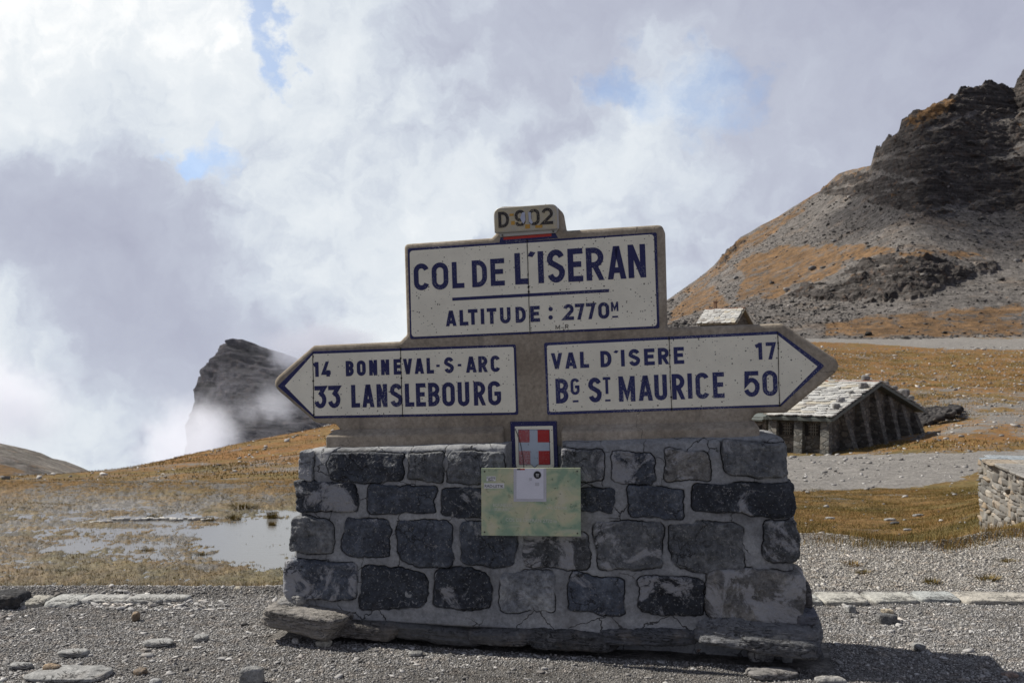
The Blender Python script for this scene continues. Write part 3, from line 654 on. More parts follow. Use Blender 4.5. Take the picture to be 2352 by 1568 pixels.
RING = [(1., .25), (1., .12), (1., .03), (1., -.1), (.992, -.55), (.975, -.82), (.945, -.96)] + [(q, -1.) for q in np.linspace(.90, .04, 24)]
for k, ((c, hx, hz, (T, R)), row) in enumerate(zip(geo, ST)):
    edge = row[0] < 700 or row[2] > 1800
    pr = .013+.010*((k*7) % 5)/4 + (.012 if edge else 0); n = len(T); V = []
    for i, (q, y) in enumerate(RING):
        x, z = c[0]+np.cos(T)*R*q, c[1]+np.sin(T)*R*q
        yy = y*pr if y < 0 else y*(1. if edge else .35)
        pp = np.stack([x, np.full(n, y if y > 0 else 0.), z], 1)
        rel = fbm(pp*7+k*3.3, 6, .66)*.024 + np.abs(fbm(pp*4.+k*5.1, 3))*.022 - .006
        if y > 0: x = x + (fbm(pp*9+k, 4)*.02*np.sign(np.cos(T)) if edge else 0); yo = yy
        else: yo = yy + rel*min(1, (1-q)*9+.25)
        V.append(np.stack([x, fy(z)+yo, z], 1))
    m = len(V); V = np.vstack(V + [V[-1].mean(0)[None]])
    ii, jj = np.meshgrid(np.arange(m-1), np.arange(n), indexing='ij'); j2 = (jj+1) % n
    Fs = np.stack([ii*n+jj, (ii+1)*n+jj, (ii+1)*n+j2, ii*n+j2], -1).reshape(-1, 4)[:, ::-1].tolist() + [[(m-1)*n+(j+1) % n, m*n, (m-1)*n+j][::-1] for j in range(n)]
    V -= np.array([c[0], 0, c[1]])
    o = npmesh('stone', V, Fs, STONE, ped, True); o.location = (c[0], 0, c[1]); t = row[4]*1.2; tc = TINT[row[5]]; o.color = (t*tc[0], t*tc[1], t*tc[2], 1)
# footing slabs
def footing(u0, v0, u1, v1, back, dep, col, seed, strata=.05, k=6., amp=.05, roll=0.):
    a, b = P(u0, (v0+v1)/2, back), P(u1, (v0+v1)/2, back); t, d = P((u0+u1)/2, v0, back), P((u0+u1)/2, v1, back)
    V, Fs = rock(((b[0]-a[0])/2, dep/2, (t[1]-d[1])/2), seed, 44, k+2, amp*.9, 4.2, strata*.55, .13, .05)
    V = rot3(V, 0, roll, 0); V += np.array([(a[0]+b[0])/2, back+dep/2, (t[1]+d[1])/2])
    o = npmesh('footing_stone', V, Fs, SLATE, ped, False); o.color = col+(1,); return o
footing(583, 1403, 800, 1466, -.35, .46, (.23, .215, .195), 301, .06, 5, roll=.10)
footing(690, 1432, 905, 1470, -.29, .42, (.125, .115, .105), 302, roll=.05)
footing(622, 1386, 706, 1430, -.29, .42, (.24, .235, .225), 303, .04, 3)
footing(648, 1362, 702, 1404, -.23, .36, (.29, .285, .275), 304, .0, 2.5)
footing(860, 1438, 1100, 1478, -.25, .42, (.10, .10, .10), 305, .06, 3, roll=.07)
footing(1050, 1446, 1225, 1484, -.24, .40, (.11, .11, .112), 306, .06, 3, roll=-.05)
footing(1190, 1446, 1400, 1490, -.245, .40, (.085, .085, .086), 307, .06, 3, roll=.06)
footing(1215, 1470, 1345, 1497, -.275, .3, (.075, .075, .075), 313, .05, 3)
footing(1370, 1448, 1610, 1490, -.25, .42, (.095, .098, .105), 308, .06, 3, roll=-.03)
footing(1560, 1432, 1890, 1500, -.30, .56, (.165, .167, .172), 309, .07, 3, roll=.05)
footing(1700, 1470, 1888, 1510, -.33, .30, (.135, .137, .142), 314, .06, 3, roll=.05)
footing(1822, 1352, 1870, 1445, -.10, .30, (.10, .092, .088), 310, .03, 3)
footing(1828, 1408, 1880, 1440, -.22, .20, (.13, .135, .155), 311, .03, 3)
footing(1836, 1484, 1888, 1520, -.32, .28, (.08, .082, .09), 312, .02, 3)

# ================================================================== INFORMATION PLAQUE
pc = [P(*cS(145, 640), -.235), P(*cS(1308, 636), -.235), P(*cS(1313, 1440), -.235), P(*cS(147, 1429), -.235)]
cz = (pc[0]+pc[2])/2; tilt = math.atan(.085/ZT)
PLO = P0 + xr*cz[0] + nin*(-.238) + zz*cz[1]
PL_M = frame(PLO, xr, nin*math.cos(tilt)-zz*math.sin(tilt)*0 + zz*math.sin(tilt)*1, zz*math.cos(tilt)+nin*math.sin(tilt)) if False else frame(PLO, xr, nin, zz)
plq = empty('information_plaque', PL_M, 'faded green metal plaque with stickers screwed to the pedestal under the coat of arms', 'plaque')
def Q(u, v, off=0): return P(u, v, -.238)-cz
m_pl, g = mat('weathered green plaque'); p = g.coord('Object')
bl = g.noise(g.n('ShaderNodeMapping', {}, 0, Vector=p, Scale=(9., 9., 11.)), 1., 3, .5, dist=.6)
col_ = g.ramp(bl, [(.36, (.25, .36, .25)), (.47, (.41, .47, .31)), (.58, (.52, .51, .33)), (.7, (.56, .54, .40))])
col_ = g.mix(g.m('MULTIPLY', g.ss(g.noise(p, 22., 6, .7), .57, .68), .55), col_, (.10, .15, .10)); col_ = g.mix(g.m('MULTIPLY', g.ss(g.noise(p, 70., 3), .66, .73), .75), col_, (.05, .06, .05))
col_ = g.mix(g.m('MULTIPLY', g.ss(g.noise(g.n('ShaderNodeMapping', {}, 0, Vector=p, Scale=(3., 3., 30.)), 1., 3), .55, .7), .3), col_, (.46, .48, .42)); g.bsdf(col_, .42, None, .4)
WHITE = m_plain('white notice', (.68, .68, .74), .5, .05, 14.); WFR = m_plain('clear tape', (.50, .50, .54), .35, .08, 20.); INK = m_plain('black ink', (.012, .012, .014), .5, .1); PALE = m_plain('pale engraving', (.60, .62, .54), .5, .15, 60.)
WST = m_plain('white sticker', (.7, .7, .7), .5, .04)
mb = MB(); plate(mb, [q-cz for q in pc], -.004, .003, .001); mb.done('plate', m_pl, plq)
def rect(nm, x0, y0, x1, y1, y, mt, par=plq, th=.001):
    mb = MB(); plate(mb, [Q(*cS(x0, y0)), Q(*cS(x1, y0)), Q(*cS(x1, y1)), Q(*cS(x0, y1))], y, y+th); return mb.done(nm, mt, par)
notice = rect('notice_sheet', 523, 642, 907, 1033, -.0055, WFR)
rect('notice_paper', 557, 645, 874, 1000, -.0067, WHITE, notice)
def disc(nm, x, y, r, yy, mt, par):
    c = Q(*cS(x, y)); rr = abs(Q(*cS(x+r, y))[0]-c[0]); mb = MB(); plate(mb, [(c[0]+rr*math.cos(k), c[1]+rr*math.sin(k)) for k in np.linspace(0, 2*np.pi, 28, endpoint=False)], yy, yy+.001); return mb.done(nm, mt, par)
disc('sticker_rim', 803, 719, 48, -.0078, WFR, notice); disc('round_sticker', 803, 719, 43, -.0088, INK, notice)
rect('strip_sticker', 562, 645, 603, 661, -.0078, INK, notice); rect('strip_sticker', 603, 645, 655, 661, -.0078, REDP, notice)
for x, y, w_, h_ in ((722, 770, 36, 36), (800, 828, 50, 40)): rect('stain', x-w_/2, y-h_/2, x+w_/2, y+h_/2, -.0076, WFR, notice)
for x, y in ((182, 678), (1270, 676), (182, 1390), (1273, 1405)): disc('screw', x, y, 10, -.0065, SCREW, plq)
def btext(nm, body, cr, x, ybase, x1, mt, par, y, rot=0., mono=False):
    """small lettering from the built-in font, fitted between x and x1"""
    cu = bpy.data.curves.new(nm, 'FONT'); cu.body = body; cu.size = 1; cu.extrude = 0; cu.resolution_u = 3
    ob = bpy.data.objects.new(nm, cu); COL.objects.link(ob); dg = bpy.context.evaluated_depsgraph_get(); me = bpy.data.meshes.new_from_object(ob.evaluated_get(dg)); bpy.data.objects.remove(ob)
    V = np.array([v.co[:] for v in me.vertices]); w0 = V[:, 0].max()-V[:, 0].min(); V[:, 0] -= V[:, 0].min()
    a, b = Q(*cr(x, ybase)), Q(*cr(x1, ybase)); k = (b[0]-a[0])/w0; V *= k; c, s = math.cos(rot), math.sin(rot)
    W = np.stack([a[0]+V[:, 0]*c-V[:, 1]*s, np.full(len(V), y), a[1]+V[:, 0]*s+V[:, 1]*c], 1)
    return npmesh(nm, W, [list(f.vertices) for f in me.polygons], mt, par)
rect('sticker', 176, 816, 412, 876, -.0052, WST); 
btext('lettering', 'RAD:LET!K', cS, 184, 864, 404, INK, plq, -.0066)
o = rect('sticker', 204, 735, 312, 792, -.0052, WST); btext('lettering', 'Cycling', cS, 208, 764, 308, INK, plq, -.0066, .06); btext('lettering', 'Bats', cS, 228, 790, 286, INK, plq, -.0068, .06)
btext('lettering', 'BONNEVAL', cS, 280, 1088, 515, PALE, plq, -.0052); btext('lettering', 'SUR ARC', cS, 300, 1138, 480, PALE, plq, -.0052); btext('lettering', "VAL D'ISERE", cS, 905, 1118, 1150, PALE, plq, -.0052)
btext('lettering', "COL DE L'ISERAN 2770 m", cS, 430, 1262, 1030, PALE, plq, -.0052)
for i in range(3): rect('sticker_line', 785+2*i, 706+i*14, 824-2*i, 711+i*14, -.0098, WST, notice)

# ================================================================== TERRAIN
CP = [  # u, v, depth: what stands where
 (-700,1343,16),(0,1343,16),(330,1343,16),(640,1343,16),(1000,1343,16),(0,1300,17.5),(330,1300,17.5),(640,1300,17.5),(0,1242,20),(330,1242,20),(640,1242,20),(-700,1242,20),(1000,1242,20),
 (-700,1190,23),(0,1190,23),(330,1190,23),(640,1190,23),(1000,1188,23),(0,1138,27),(330,1138,27),(640,1138,27),(-700,1138,27),(0,1112,36),(300,1110,36),(640,1095,36),
 (-700,1110,40),(0,1099,50),(120,1095,52),(215,1088,58),(-700,1098,55),(300,1096,48),(450,1078,50),(620,1062,52),(760,1045,54),
 (300,1073,70),(450,1040,78),(600,1008,86),(770,976,96),(930,930,108),(1150,860,130),(600,1035,66),(770,1012,70),(950,985,75),
 (300,1100,115),(450,1075,125),(600,1050,140),(770,1015,150),(215,1115,95),(0,1125,95),(-700,1125,100),(0,1180,260),(300,1160,260),(600,1110,260),(900,950,260),
 (1300,1240,20),(1300,1150,30),(1300,1080,45),(1300,1000,72),(1300,900,110),(1300,800,160),(1300,770,230),
 (1850,1240,18.6),(2100,1250,17.6),(1850,1190,25),(2150,1190,24),(1850,1130,36),(2150,1128,35),(1850,1095,43),(2150,1095,43),(1850,1048,64),(2100,1046,60),(2300,1046,58),
 (1750,1040,71),(1905,1042,69),(2010,1020,76),(2120,992,85),(1750,975,88),(1900,940,96),(2050,925,102),(2200,985,76),(2350,975,80),(2200,925,100),(2350,920,102),(2900,960,85),(2900,880,130),
 (1900,850,150),(2100,868,138),(2350,866,138),(1900,800,196),(2100,800,198),(2350,798,198),(1650,765,165),(1750,782,190),(1560,768,175),(2900,790,200),
 (1700,772,260),(2100,765,260),(2350,760,260),(2900,760,260),
 (2248,1226,14.3),(2352,1197,11.6),(2500,1160,11),(2900,1180,11),(2400,1120,22),(2900,1120,22)]
A = np.array(CP, float)
def feat(u, y): return np.stack([u/420., np.log(y)*2.6], -1)
def tps(r2): return .5*r2*np.log(r2+1e-9)
FX = feat(A[:, 0], A[:, 2]); N = len(A)
K = tps(((FX[:, None]-FX[None])**2).sum(-1)) + np.eye(N)*.004
Pm = np.hstack([np.ones((N, 1)), FX]); LHS = np.block([[K, Pm], [Pm.T, np.zeros((3, 3))]])
coef = np.linalg.solve(LHS, np.concatenate([A[:, 1], np.zeros(3)]))
def vfield(u, y):
    q = feat(np.clip(u, -900, 3000), np.clip(y, 11, 265)); out = np.full(q.shape[:-1], coef[N]) + q[..., 0]*coef[N+1] + q[..., 1]*coef[N+2]
    for i in range(N): out = out + coef[i]*tps((q[..., 0]-FX[i, 0])**2 + (q[..., 1]-FX[i, 1])**2)
    return out
ZM = -1.93
def edge_y(u): return 7.25 + 2.0*sstep(u, 1500, 1800) + .25*np.sin(u/70.)*(u > 1800) + 0.35*sstep(u, 2150, 2420)
def uv_of(x, y, z):
    c, s = math.cos(PITCH), math.sin(PITCH); dz = z-EYE
    f = y*c+dz*s; up = -y*s+dz*c; return 1176+F*x/f, 784-F*up/f
def terrain(az, r):
    y = np.maximum(r*np.cos(np.clip(az, -1.2, 1.2)), .01); u = 1176+F*np.tan(np.clip(az, -.86, .86))
    yy = np.clip(y, 11, 265)
    v = vfield(u, yy)
    d = math.cos(PITCH) + (v-784)/F*math.sin(PITCH); e = math.sin(PITCH)-(v-784)/F*math.cos(PITCH)
    z = EYE + e/d*yy
    X, Yw = r*np.sin(az), r*np.cos(az); p = np.stack([X, Yw, np.zeros_like(X)], -1)
    rough = fbm(p*.11, 4)*.35*sstep(y, 28, 60) + fbm(p*.55+8, 4)*.10*sstep(y, 12, 34) + fbm(p*.9+3, 4)*.05
    # the marsh: flat, with shallow pools
    mar = sstep(u, 900, 740)*sstep(y, 13.5, 15.5)*sstep(y, 33, 28)
    pool = sstep(((u-668)/240)**2*1.+((v-1236)/62)**2, 1.35, .5)
    pool2 = sstep(np.abs(u-330)/330, 1., .4)*sstep(np.abs(v-1225), 75, 25)*.42 + sstep(((u-560)/110)**2+((v-1092)/7)**2, 1.3, .4)*.9
    pool = np.maximum(pool, pool2)
    bas = .024 + fbm(p*np.array([.5, 1., 1])*1.1+31, 5, .62)*.105 + fbm(p*3.3+7, 4, .65)*.06 + fbm(p*10+3, 3, .6)*.06 - pool*.064 + .2*sstep(y, 24.8, 28)
    z = np.where(mar > 0, (z+rough)*(1-mar) + (ZM+bas)*mar, z+rough)
    ye = edge_y(u); drop = -(y-ye)*.62 - .02
    z = np.maximum(z, drop); t = sstep(y, ye, ye-.3); z = z*(1-t)
    near = fbm(p*1.3, 4)*.018 + fbm(p*6, 4)*.008
    z = z + near*np.maximum(t, .3) - .012*t
    z = np.where(np.abs(az) > 1.0, z*(1-sstep(np.abs(az), 1.0, 1.5)*(y < 60)), z)
    return X, Yw, z, u, v, y
azd = np.radians(np.linspace(-33, 33, 860)); azs = np.concatenate([np.radians(np.linspace(-180, -34, 90)), azd, np.radians(np.linspace(34, 180, 90))])
rs = np.concatenate([[.2, .8, 1.6, 2.6, 3.6], np.geomspace(4.3, 262, 640)])
AZ, RR = np.meshgrid(azs, rs, indexing='xy')
TX, TY, TZ, TU, TV, TYd = terrain(AZ, RR)
pu, pv = uv_of(TX, np.maximum(TY, .5), TZ); pu = np.where(TY > .5, pu, TU); pv = np.where(TY > .5, pv, 2500)
def inpoly(u, v, poly):
    poly = np.asarray(poly, float); c = np.zeros(u.shape, bool); n = len(poly)
    for i in range(n):
        (x0, y0), (x1, y1) = poly[i-1], poly[i]
        k = ((y0 > v) != (y1 > v)) & (u < (x1-x0)*(v-y0)/(y1-y0+1e-12)+x0); c ^= k
    return c
p3n = np.stack([TX, TY, TZ], -1)
nz1 = fbm(p3n*.16, 5, .6); nz2 = fbm(p3n*.8+11, 4, .6)
right = sstep(pu, 1100, 1350)
# grass cover, redness, wetness, gravel paleness
gr_l = .62+.5*nz1 + .10*sstep(np.abs(pv-1110), 40, 10); gr_l = gr_l+.22*sstep(pv, 1075, 1050)+.3*sstep(pv, 1290, 1340)
road = inpoly(pu+nz1*60, pv+nz1*14+nz2*5, [(1500, 1052), (1850, 1047), (2000, 1044), (2120, 1038), (2600, 1030), (2600, 1075), (2240, 1078), (2200, 1100), (2120, 1116), (1990, 1122), (1850, 1128), (1500, 1135)])
road |= inpoly(pu+nz1*80, pv+nz1*8, [(1700, 773), (2000, 776), (2600, 778), (2600, 806), (2150, 800), (1980, 788), (1700, 786)])
gr_r = .73+.6*nz1+.25*nz2 + .25*sstep(pv, 1125, 1150) - .28*sstep(np.abs(pv-960), 60, 10)*sstep(pu, 2050, 2200) - .2*sstep(pv, 880, 900)*sstep(pv, 960, 930)
gr_r = gr_r+.08*sstep(pv, 940, 900); gr_r = np.where(road, .02+.25*np.clip(nz2+.1, 0, 1), gr_r); gr_r = gr_r-.55*sstep(pv, 790, 765)
plat = sstep(TYd, edge_y(TU)+.05, edge_y(TU)-.12)
strip = sstep(pu, 1700, 1830)*sstep(TYd, 7.2, 7.3)
gp = strip*np.clip(.25*sstep(pv, 1300, 1250)+nz2*.5+.05, 0, .8)
grass = np.clip((gr_l*(1-right)+gr_r*right)*(1-plat) + gp*plat, 0, 1)
red = np.clip(.12+(.35*sstep(pv, 1150, 1105)+.6*sstep(pv, 1085, 1045)+.5*nz1)*(1-right) + right*(.35+.5*nz1+.35*sstep(pv, 1045, 1000)*sstep(pv, 740, 780)), 0, 1)*(1-plat)
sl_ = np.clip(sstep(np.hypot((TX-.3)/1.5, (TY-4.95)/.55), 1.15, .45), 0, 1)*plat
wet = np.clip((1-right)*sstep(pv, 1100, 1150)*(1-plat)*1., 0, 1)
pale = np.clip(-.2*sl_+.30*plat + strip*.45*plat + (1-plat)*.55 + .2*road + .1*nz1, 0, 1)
nr, nc = TX.shape
ii, jj = np.meshgrid(np.arange(nr-1), np.arange(nc-1), indexing='ij')
Fq = np.stack([ii*nc+jj, ii*nc+jj+1, (ii+1)*nc+jj+1, (ii+1)*nc+jj], -1).reshape(-1, 4)
m_gr, g = mat('alpine ground'); p = g.pos(); zc = g.attr('zone', 0)
zs = g.n('ShaderNodeSeparateColor', {}, 0, Color=zc)
def zch(i):
    nd = g.t.nodes.new('ShaderNodeSeparateColor'); g.l.new(zc, nd.inputs[0]); return nd.outputs[i]
gA, rA, wA = zch(0), zch(1), zch(2); pA = g.attr('zone', 3)
n1 = g.noise(p, 1.1, 7, .72); n2 = g.noise(p, 7., 6, .68); n3_ = g.noise(p, 42., 4, .65); n0 = g.noise(p, .22, 5, .6)
grav = g.ramp(n2, [(.3, (.09, .084, .077)), (.5, (.175, .165, .152)), (.68, (.28, .265, .245))])
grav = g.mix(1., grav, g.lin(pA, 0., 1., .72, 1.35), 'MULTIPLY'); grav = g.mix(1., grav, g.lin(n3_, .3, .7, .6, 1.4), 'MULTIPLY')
sto = g.m('MULTIPLY', g.ss(g.vor(p, 5.5), .22, .12), g.ss(g.sep(g.vor(p, 5.5, 'F1', 1), 0), .55, .75)); grav = g.mix(g.m('MULTIPLY', sto, .6), grav, (.32, .31, .30))
olive = g.ramp(n2, [(.3, (.055, .040, .012)), (.5, (.138, .096, .036)), (.7, (.215, .163, .07))])
orang = g.ramp(n2, [(.3, (.10, .046, .016)), (.5, (.205, .105, .036)), (.7, (.29, .175, .075))])
gcol = g.mix(g.m('ADD', rA, g.m('MULTIPLY', g.m('SUBTRACT', n1, .5), 1.2), clamp=True), olive, orang)
gcol = g.mix(1., gcol, g.lin(n3_, .3, .7, .62, 1.38), 'MULTIPLY'); gcol = g.mix(1., gcol, g.lin(n1, .3, .7, .62, 1.38), 'MULTIPLY'); grav = g.mix(1., grav, g.lin(n1, .3, .7, .75, 1.25), 'MULTIPLY')
gcol = g.mix(g.ss(n0, .45, .62), gcol, g.mix(1., gcol, (.85, 1.05, 1.1), 'MULTIPLY'))
gmask = g.ss(g.m('ADD', gA, g.m('ADD', g.m('ADD', g.m('MULTIPLY', g.m('SUBTRACT', n0, .5), 1.3), g.m('MULTIPLY', g.m('SUBTRACT', n1, .5), 1.5)), g.m('MULTIPLY', g.m('SUBTRACT', n2, .5), 1.3))), .40, .60)
cc = g.mix(gmask, grav, gcol)
mud = g.m('MULTIPLY', wA, .45); cc = g.mix(mud, cc, g.mix(1., cc, (.72, .68, .62), 'MULTIPLY'))
hh = g.m('ADD', g.m('MULTIPLY', n2, .8), g.m('MULTIPLY', n3_, .4))
g.bsdf(cc, g.lin(wA, 0, 1, .95, .55), g.bump(hh, .8, .08), g.lin(wA, 0, 1, .15, .4))
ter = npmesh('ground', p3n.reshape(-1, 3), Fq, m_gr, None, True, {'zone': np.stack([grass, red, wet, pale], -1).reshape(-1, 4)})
prop(ter, kind='structure')
def tz_at(x, y):
    x, y = np.asarray(x, float), np.asarray(y, float); o = terrain(np.arctan2(x, y), np.hypot(x, y)); return o[2]
# standing water
m_w, g = mat('puddle water'); p = g.pos()
wv = g.m('ADD', g.noise(g.n('ShaderNodeMapping', {}, 0, Vector=p, Scale=(1., 2.2, 1.)), 3.5, 3, .5), g.m('MULTIPLY', g.noise(p, 22., 2), .25))
g.bsdf((.15, .145, .135), .17, g.bump(wv, .14, .02), .7, IOR=1.33)
xs = np.linspace(-24, -1.2, 24); ys = np.linspace(13.6, 26.8, 24); XX, YY = np.meshgrid(xs, ys)
XX = XX*(YY/22)
ii, jj = np.meshgrid(np.arange(23), np.arange(23), indexing='ij'); Fw = np.stack([ii*24+jj, ii*24+jj+1, (ii+1)*24+jj+1, (ii+1)*24+jj], -1).reshape(-1, 4)
pw = npmesh('puddle_water', np.stack([XX, YY, np.full_like(XX, ZM)], -1).reshape(-1, 3), Fw, m_w, None, True); prop(pw, kind='structure')

# ------------------------------------------------------------------ mountain on the right
def mountain(name, us, base_v, sky, Y0, Ydepth, ns, cliffs, grasses, relief, seed, back=.5, snow=None, jag=.0, weights=(.38, 1.), ledges=False):
    us = np.asarray(us, float); su, sv = np.array(sky, float).T; skyv = np.interp(us, su, sv); bu, bv = np.array(base_v, float).T; bas = np.interp(us, bu, bv)
    s = np.linspace(0, 1, ns); U, Sg = np.meshgrid(us, s); kq = np.exp(-.5*(np.arange(-60, 61)/20.)**2); kq /= kq.sum(); sm = np.convolve(np.pad(skyv, 60, mode='edge'), kq, 'valid'); V = bas[None]+(sm-bas)[None]*Sg+(skyv-sm)[None]*Sg**15
    Nn = np.stack([U/90, V/60, np.full_like(U, seed)], -1); wob = fbm(Nn, 5, .6)
    cl = np.zeros_like(U); gr = np.zeros_like(U)
    for c in cliffs: cl = np.maximum(cl, inpoly(U+wob*34, V+wob*22, c)*1.)
    for gi, c in enumerate(grasses): gr = np.maximum(gr, inpoly(U+wob*40, V+fbm(Nn*2+9, 4)*16, c)*(.72 if gi == 1 else .9))
    if ledges: cl = cl*(1-.85*sstep(fbm(np.stack([U/150, (V+.22*U)/17, np.full_like(U, seed+2)], -1), 5, .62), .06, .30))
    for _ in range(2):
        for a in (cl, gr):
            a[1:-1, 1:-1] = (a[1:-1, 1:-1]*2+a[:-2, 1:-1]+a[2:, 1:-1]+a[1:-1, :-2]+a[1:-1, 2:])/6
    for _ in range(10): gr[1:-1, 1:-1] = (gr[1:-1, 1:-1]*2+gr[:-2, 1:-1]+gr[2:, 1:-1]+gr[1:-1, :-2]+gr[1:-1, 2:])/6
    wgt = weights[1]*(1-cl)+weights[0]*cl
    kk = np.exp(-.5*(np.arange(-60, 61)/22.)**2); kk /= kk.sum()
    wgt = np.array([np.convolve(np.pad(row, 60, mode='edge'), kk, 'valid') for row in wgt]); cum = np.cumsum(wgt, 0); cum = (cum-cum[0])/ns
    Yd = Y0 + Ydepth*cum
    d = np.stack([(U-1176)/F, math.cos(PITCH)+(V-784)/F*math.sin(PITCH), math.sin(PITCH)-(V-784)/F*math.cos(PITCH)], -1); Pw = d/d[..., 1:2]*Yd[..., None]+np.array([0, 0, EYE])
    # rows of the far side
    bk = []
    for k in range(1, 14):
        q = Pw[-1].copy(); q[:, 1] += k*back*Ydepth/14; q[:, 0] *= q[:, 1]/Pw[-1][:, 1]; q[:, 2] -= k*k*back*Ydepth/300+k*.5; bk.append(q)
    Pw = np.concatenate([Pw, np.array(bk)], 0); cl = np.concatenate([cl, np.repeat(cl[-1:], 13, 0)]); gr = np.concatenate([gr, np.repeat(gr[-1:], 13, 0)])
    sc0 = Y0/200.
    q = Pw/sc0
    rel = fbm(q*.045+seed, 6, .55)*3.2 + fbm(q*.3+seed, 4, .55)*.55
    tilt_ = q[..., 2]+.22*q[..., 0]-.1*q[..., 1]
    strat = fbm(np.stack([q[..., 0]*.06, q[..., 1]*.06, tilt_*.34], -1)+seed, 6, .6)*3.0 + np.abs(fbm(np.stack([q[..., 0]*.055, q[..., 1]*.055, tilt_*.17], -1)+seed+4, 4, .5))*4.6
    fade = sstep(np.arange(Pw.shape[0])/ns, 0, .08)[:, None]
    dis = relief*sc0*fade*(rel*(1-.4*cl) + strat*cl*1.7)
    nvec = np.array([-.25, -.8, .35])
    Pw = Pw + dis[..., None]*nvec + (np.stack([np.zeros_like(dis), np.zeros_like(dis), fbm(q*.35+70, 4)*cl*2.2*jag*sc0], -1))
    nr, nc = Pw.shape[:2]; ii, jj = np.meshgrid(np.arange(nr-1), np.arange(nc-1), indexing='ij')
    Fq = np.stack([ii*nc+jj, ii*nc+jj+1, (ii+1)*nc+jj+1, (ii+1)*nc+jj], -1).reshape(-1, 4)
    return Pw, Fq, cl, gr
def m_rockface(name, screec, rockc, grassc, k):
    m, g = mat(name); p = g.pos(); q = g.scale(p, k); cA, gA = g.attr('cliff', 2), g.attr('turf', 2)
    n1 = g.noise(q, .06, 6, .65); n2 = g.noise(q, .45, 7, .7); n3 = g.noise(q, 2.4, 4, .7)
    til = g.n('ShaderNodeMapping', {}, 0, Vector=q, Rotation=(0., .22, 0.), Scale=(.12, .12, 1.2)); st = g.noise(til, .8, 7, .68, dist=.5)
    scr = g.mix(1., screec, g.lin(n2, .3, .7, .4, 1.7), 'MULTIPLY'); scr = g.mix(1., scr, g.lin(g.noise(q, .15, 7, .75), .3, .7, .6, 1.4), 'MULTIPLY'); scr = g.mix(1., scr, g.lin(n3, .3, .7, .55, 1.45), 'MULTIPLY'); scr = g.mix(g.m('MULTIPLY', g.ss(n1, .5, .65), .45), scr, g.mix(1., scr, (1.2, .95, .72), 'MULTIPLY'))
    rk = g.mix(1., rockc, g.lin(st, .34, .66, .4, 1.75), 'MULTIPLY'); rk = g.mix(1., rk, g.lin(g.noise(q, .14, 7, .72), .3, .7, .5, 1.5), 'MULTIPLY'); rk = g.mix(g.m('MULTIPLY', g.ss(n2, .5, .7), .5), rk, g.mix(1., rk, (1.7, 1.15, .8), 'MULTIPLY')); rk = g.mix(1., rk, g.lin(n3, .3, .7, .6, 1.4), 'MULTIPLY')
    tf = g.mix(1., grassc, g.lin(n2, .3, .7, .4, 1.6), 'MULTIPLY'); tf = g.mix(1., tf, g.lin(g.noise(q, .1, 7, .72), .3, .7, .62, 1.4), 'MULTIPLY'); tf = g.mix(1., tf, g.lin(n3, .3, .7, .75, 1.25), 'MULTIPLY')
    tm = g.ss(g.m('ADD', gA, g.m('ADD', g.m('MULTIPLY', g.m('SUBTRACT', g.noise(q, .13, 7, .7), .5), 3.2), g.m('MULTIPLY', g.m('SUBTRACT', n2, .5), 2.4))), .40, .95)
    tm = g.m('MULTIPLY', tm, .92)
    cm = g.ss(g.m('ADD', cA, g.m('MULTIPLY', g.m('SUBTRACT', n2, .5), 1.)), .4, .6)
    col = g.mix(tm, g.mix(cm, scr, rk), tf)
    h = g.m('ADD', g.m('MULTIPLY', n2, .6), g.m('ADD', g.m('MULTIPLY', n3, .25), g.m('MULTIPLY', st, g.m('MULTIPLY', cA, .8))))
    g.bsdf(col, .95, g.bump(h, 1., 1.1/k), .15); return m
M1 = m_rockface('mountain rock', (.125, .115, .106), (.062, .056, .052), (.155, .092, .044), 1.)
SKY1 = [(940, 962), (1040, 884), (1150, 812), (1300, 760), (1450, 725), (1530, 690), (1600, 640), (1640, 607), (1700, 545), (1775, 503), (1850, 458), (1880, 440), (1925, 400), (1960, 388), (2000, 380), (2004, 366), (2012, 345), (2030, 330), (2040, 315), (2064, 305), (2070, 280), (2090, 262), (2130, 250), (2180, 225), (2212, 203), (2255, 199), (2262, 194), (2300, 195), (2328, 202), (2338, 186), (2346, 168), (2358, 156), (2440, 165), (2520, 205), (2700, 225), (3100, 260)]
SKY1 = sorted(SKY1)
CL1 = [[(2000, 390), (2004, 366), (2012, 330), (2070, 270), (2200, 190), (2352, 120), (3200, 0), (3200, 520), (2352, 492), (2250, 485), (2190, 470), (2130, 440), (2085, 405)],
       [(1880, 448), (1900, 425), (1960, 398), (2080, 412), (2190, 465), (2200, 490), (2140, 500), (2100, 490), (2020, 472), (1960, 452)],
       [(1850, 662), (1930, 625), (2000, 597), (2050, 585), (2130, 592), (2250, 608), (2215, 640), (2140, 672), (2050, 698), (1980, 700), (1900, 690), (1780, 680)], [(2240, 430), (2300, 428), (2320, 445), (2270, 460)], [(1640, 605), (1690, 556), (1720, 550), (1700, 575), (1660, 610)], [(2230, 600), (2300, 608), (2280, 630), (2240, 625)]]
GR1 = [[(1695, 690), (1712, 640), (1700, 610), (1735, 578), (1850, 560), (1950, 563), (2060, 572), (2230, 580), (2260, 596), (2150, 592), (2045, 586), (1940, 606), (1880, 640), (1800, 668), (1760, 685)],
       [(1560, 670), (1690, 556), (1850, 450), (1960, 380), (2015, 372), (1985, 392), (1900, 432), (1840, 480), (1790, 530), (1720, 575), (1640, 640), (1590, 690)],
       [(2075, 290), (2100, 262), (2190, 220), (2200, 232), (2165, 262), (2120, 300)], [(1900, 745), (2050, 725), (2352, 690), (2352, 770), (1900, 770)], [(1530, 740), (1580, 670), (1640, 660), (1680, 700), (1600, 720)]]
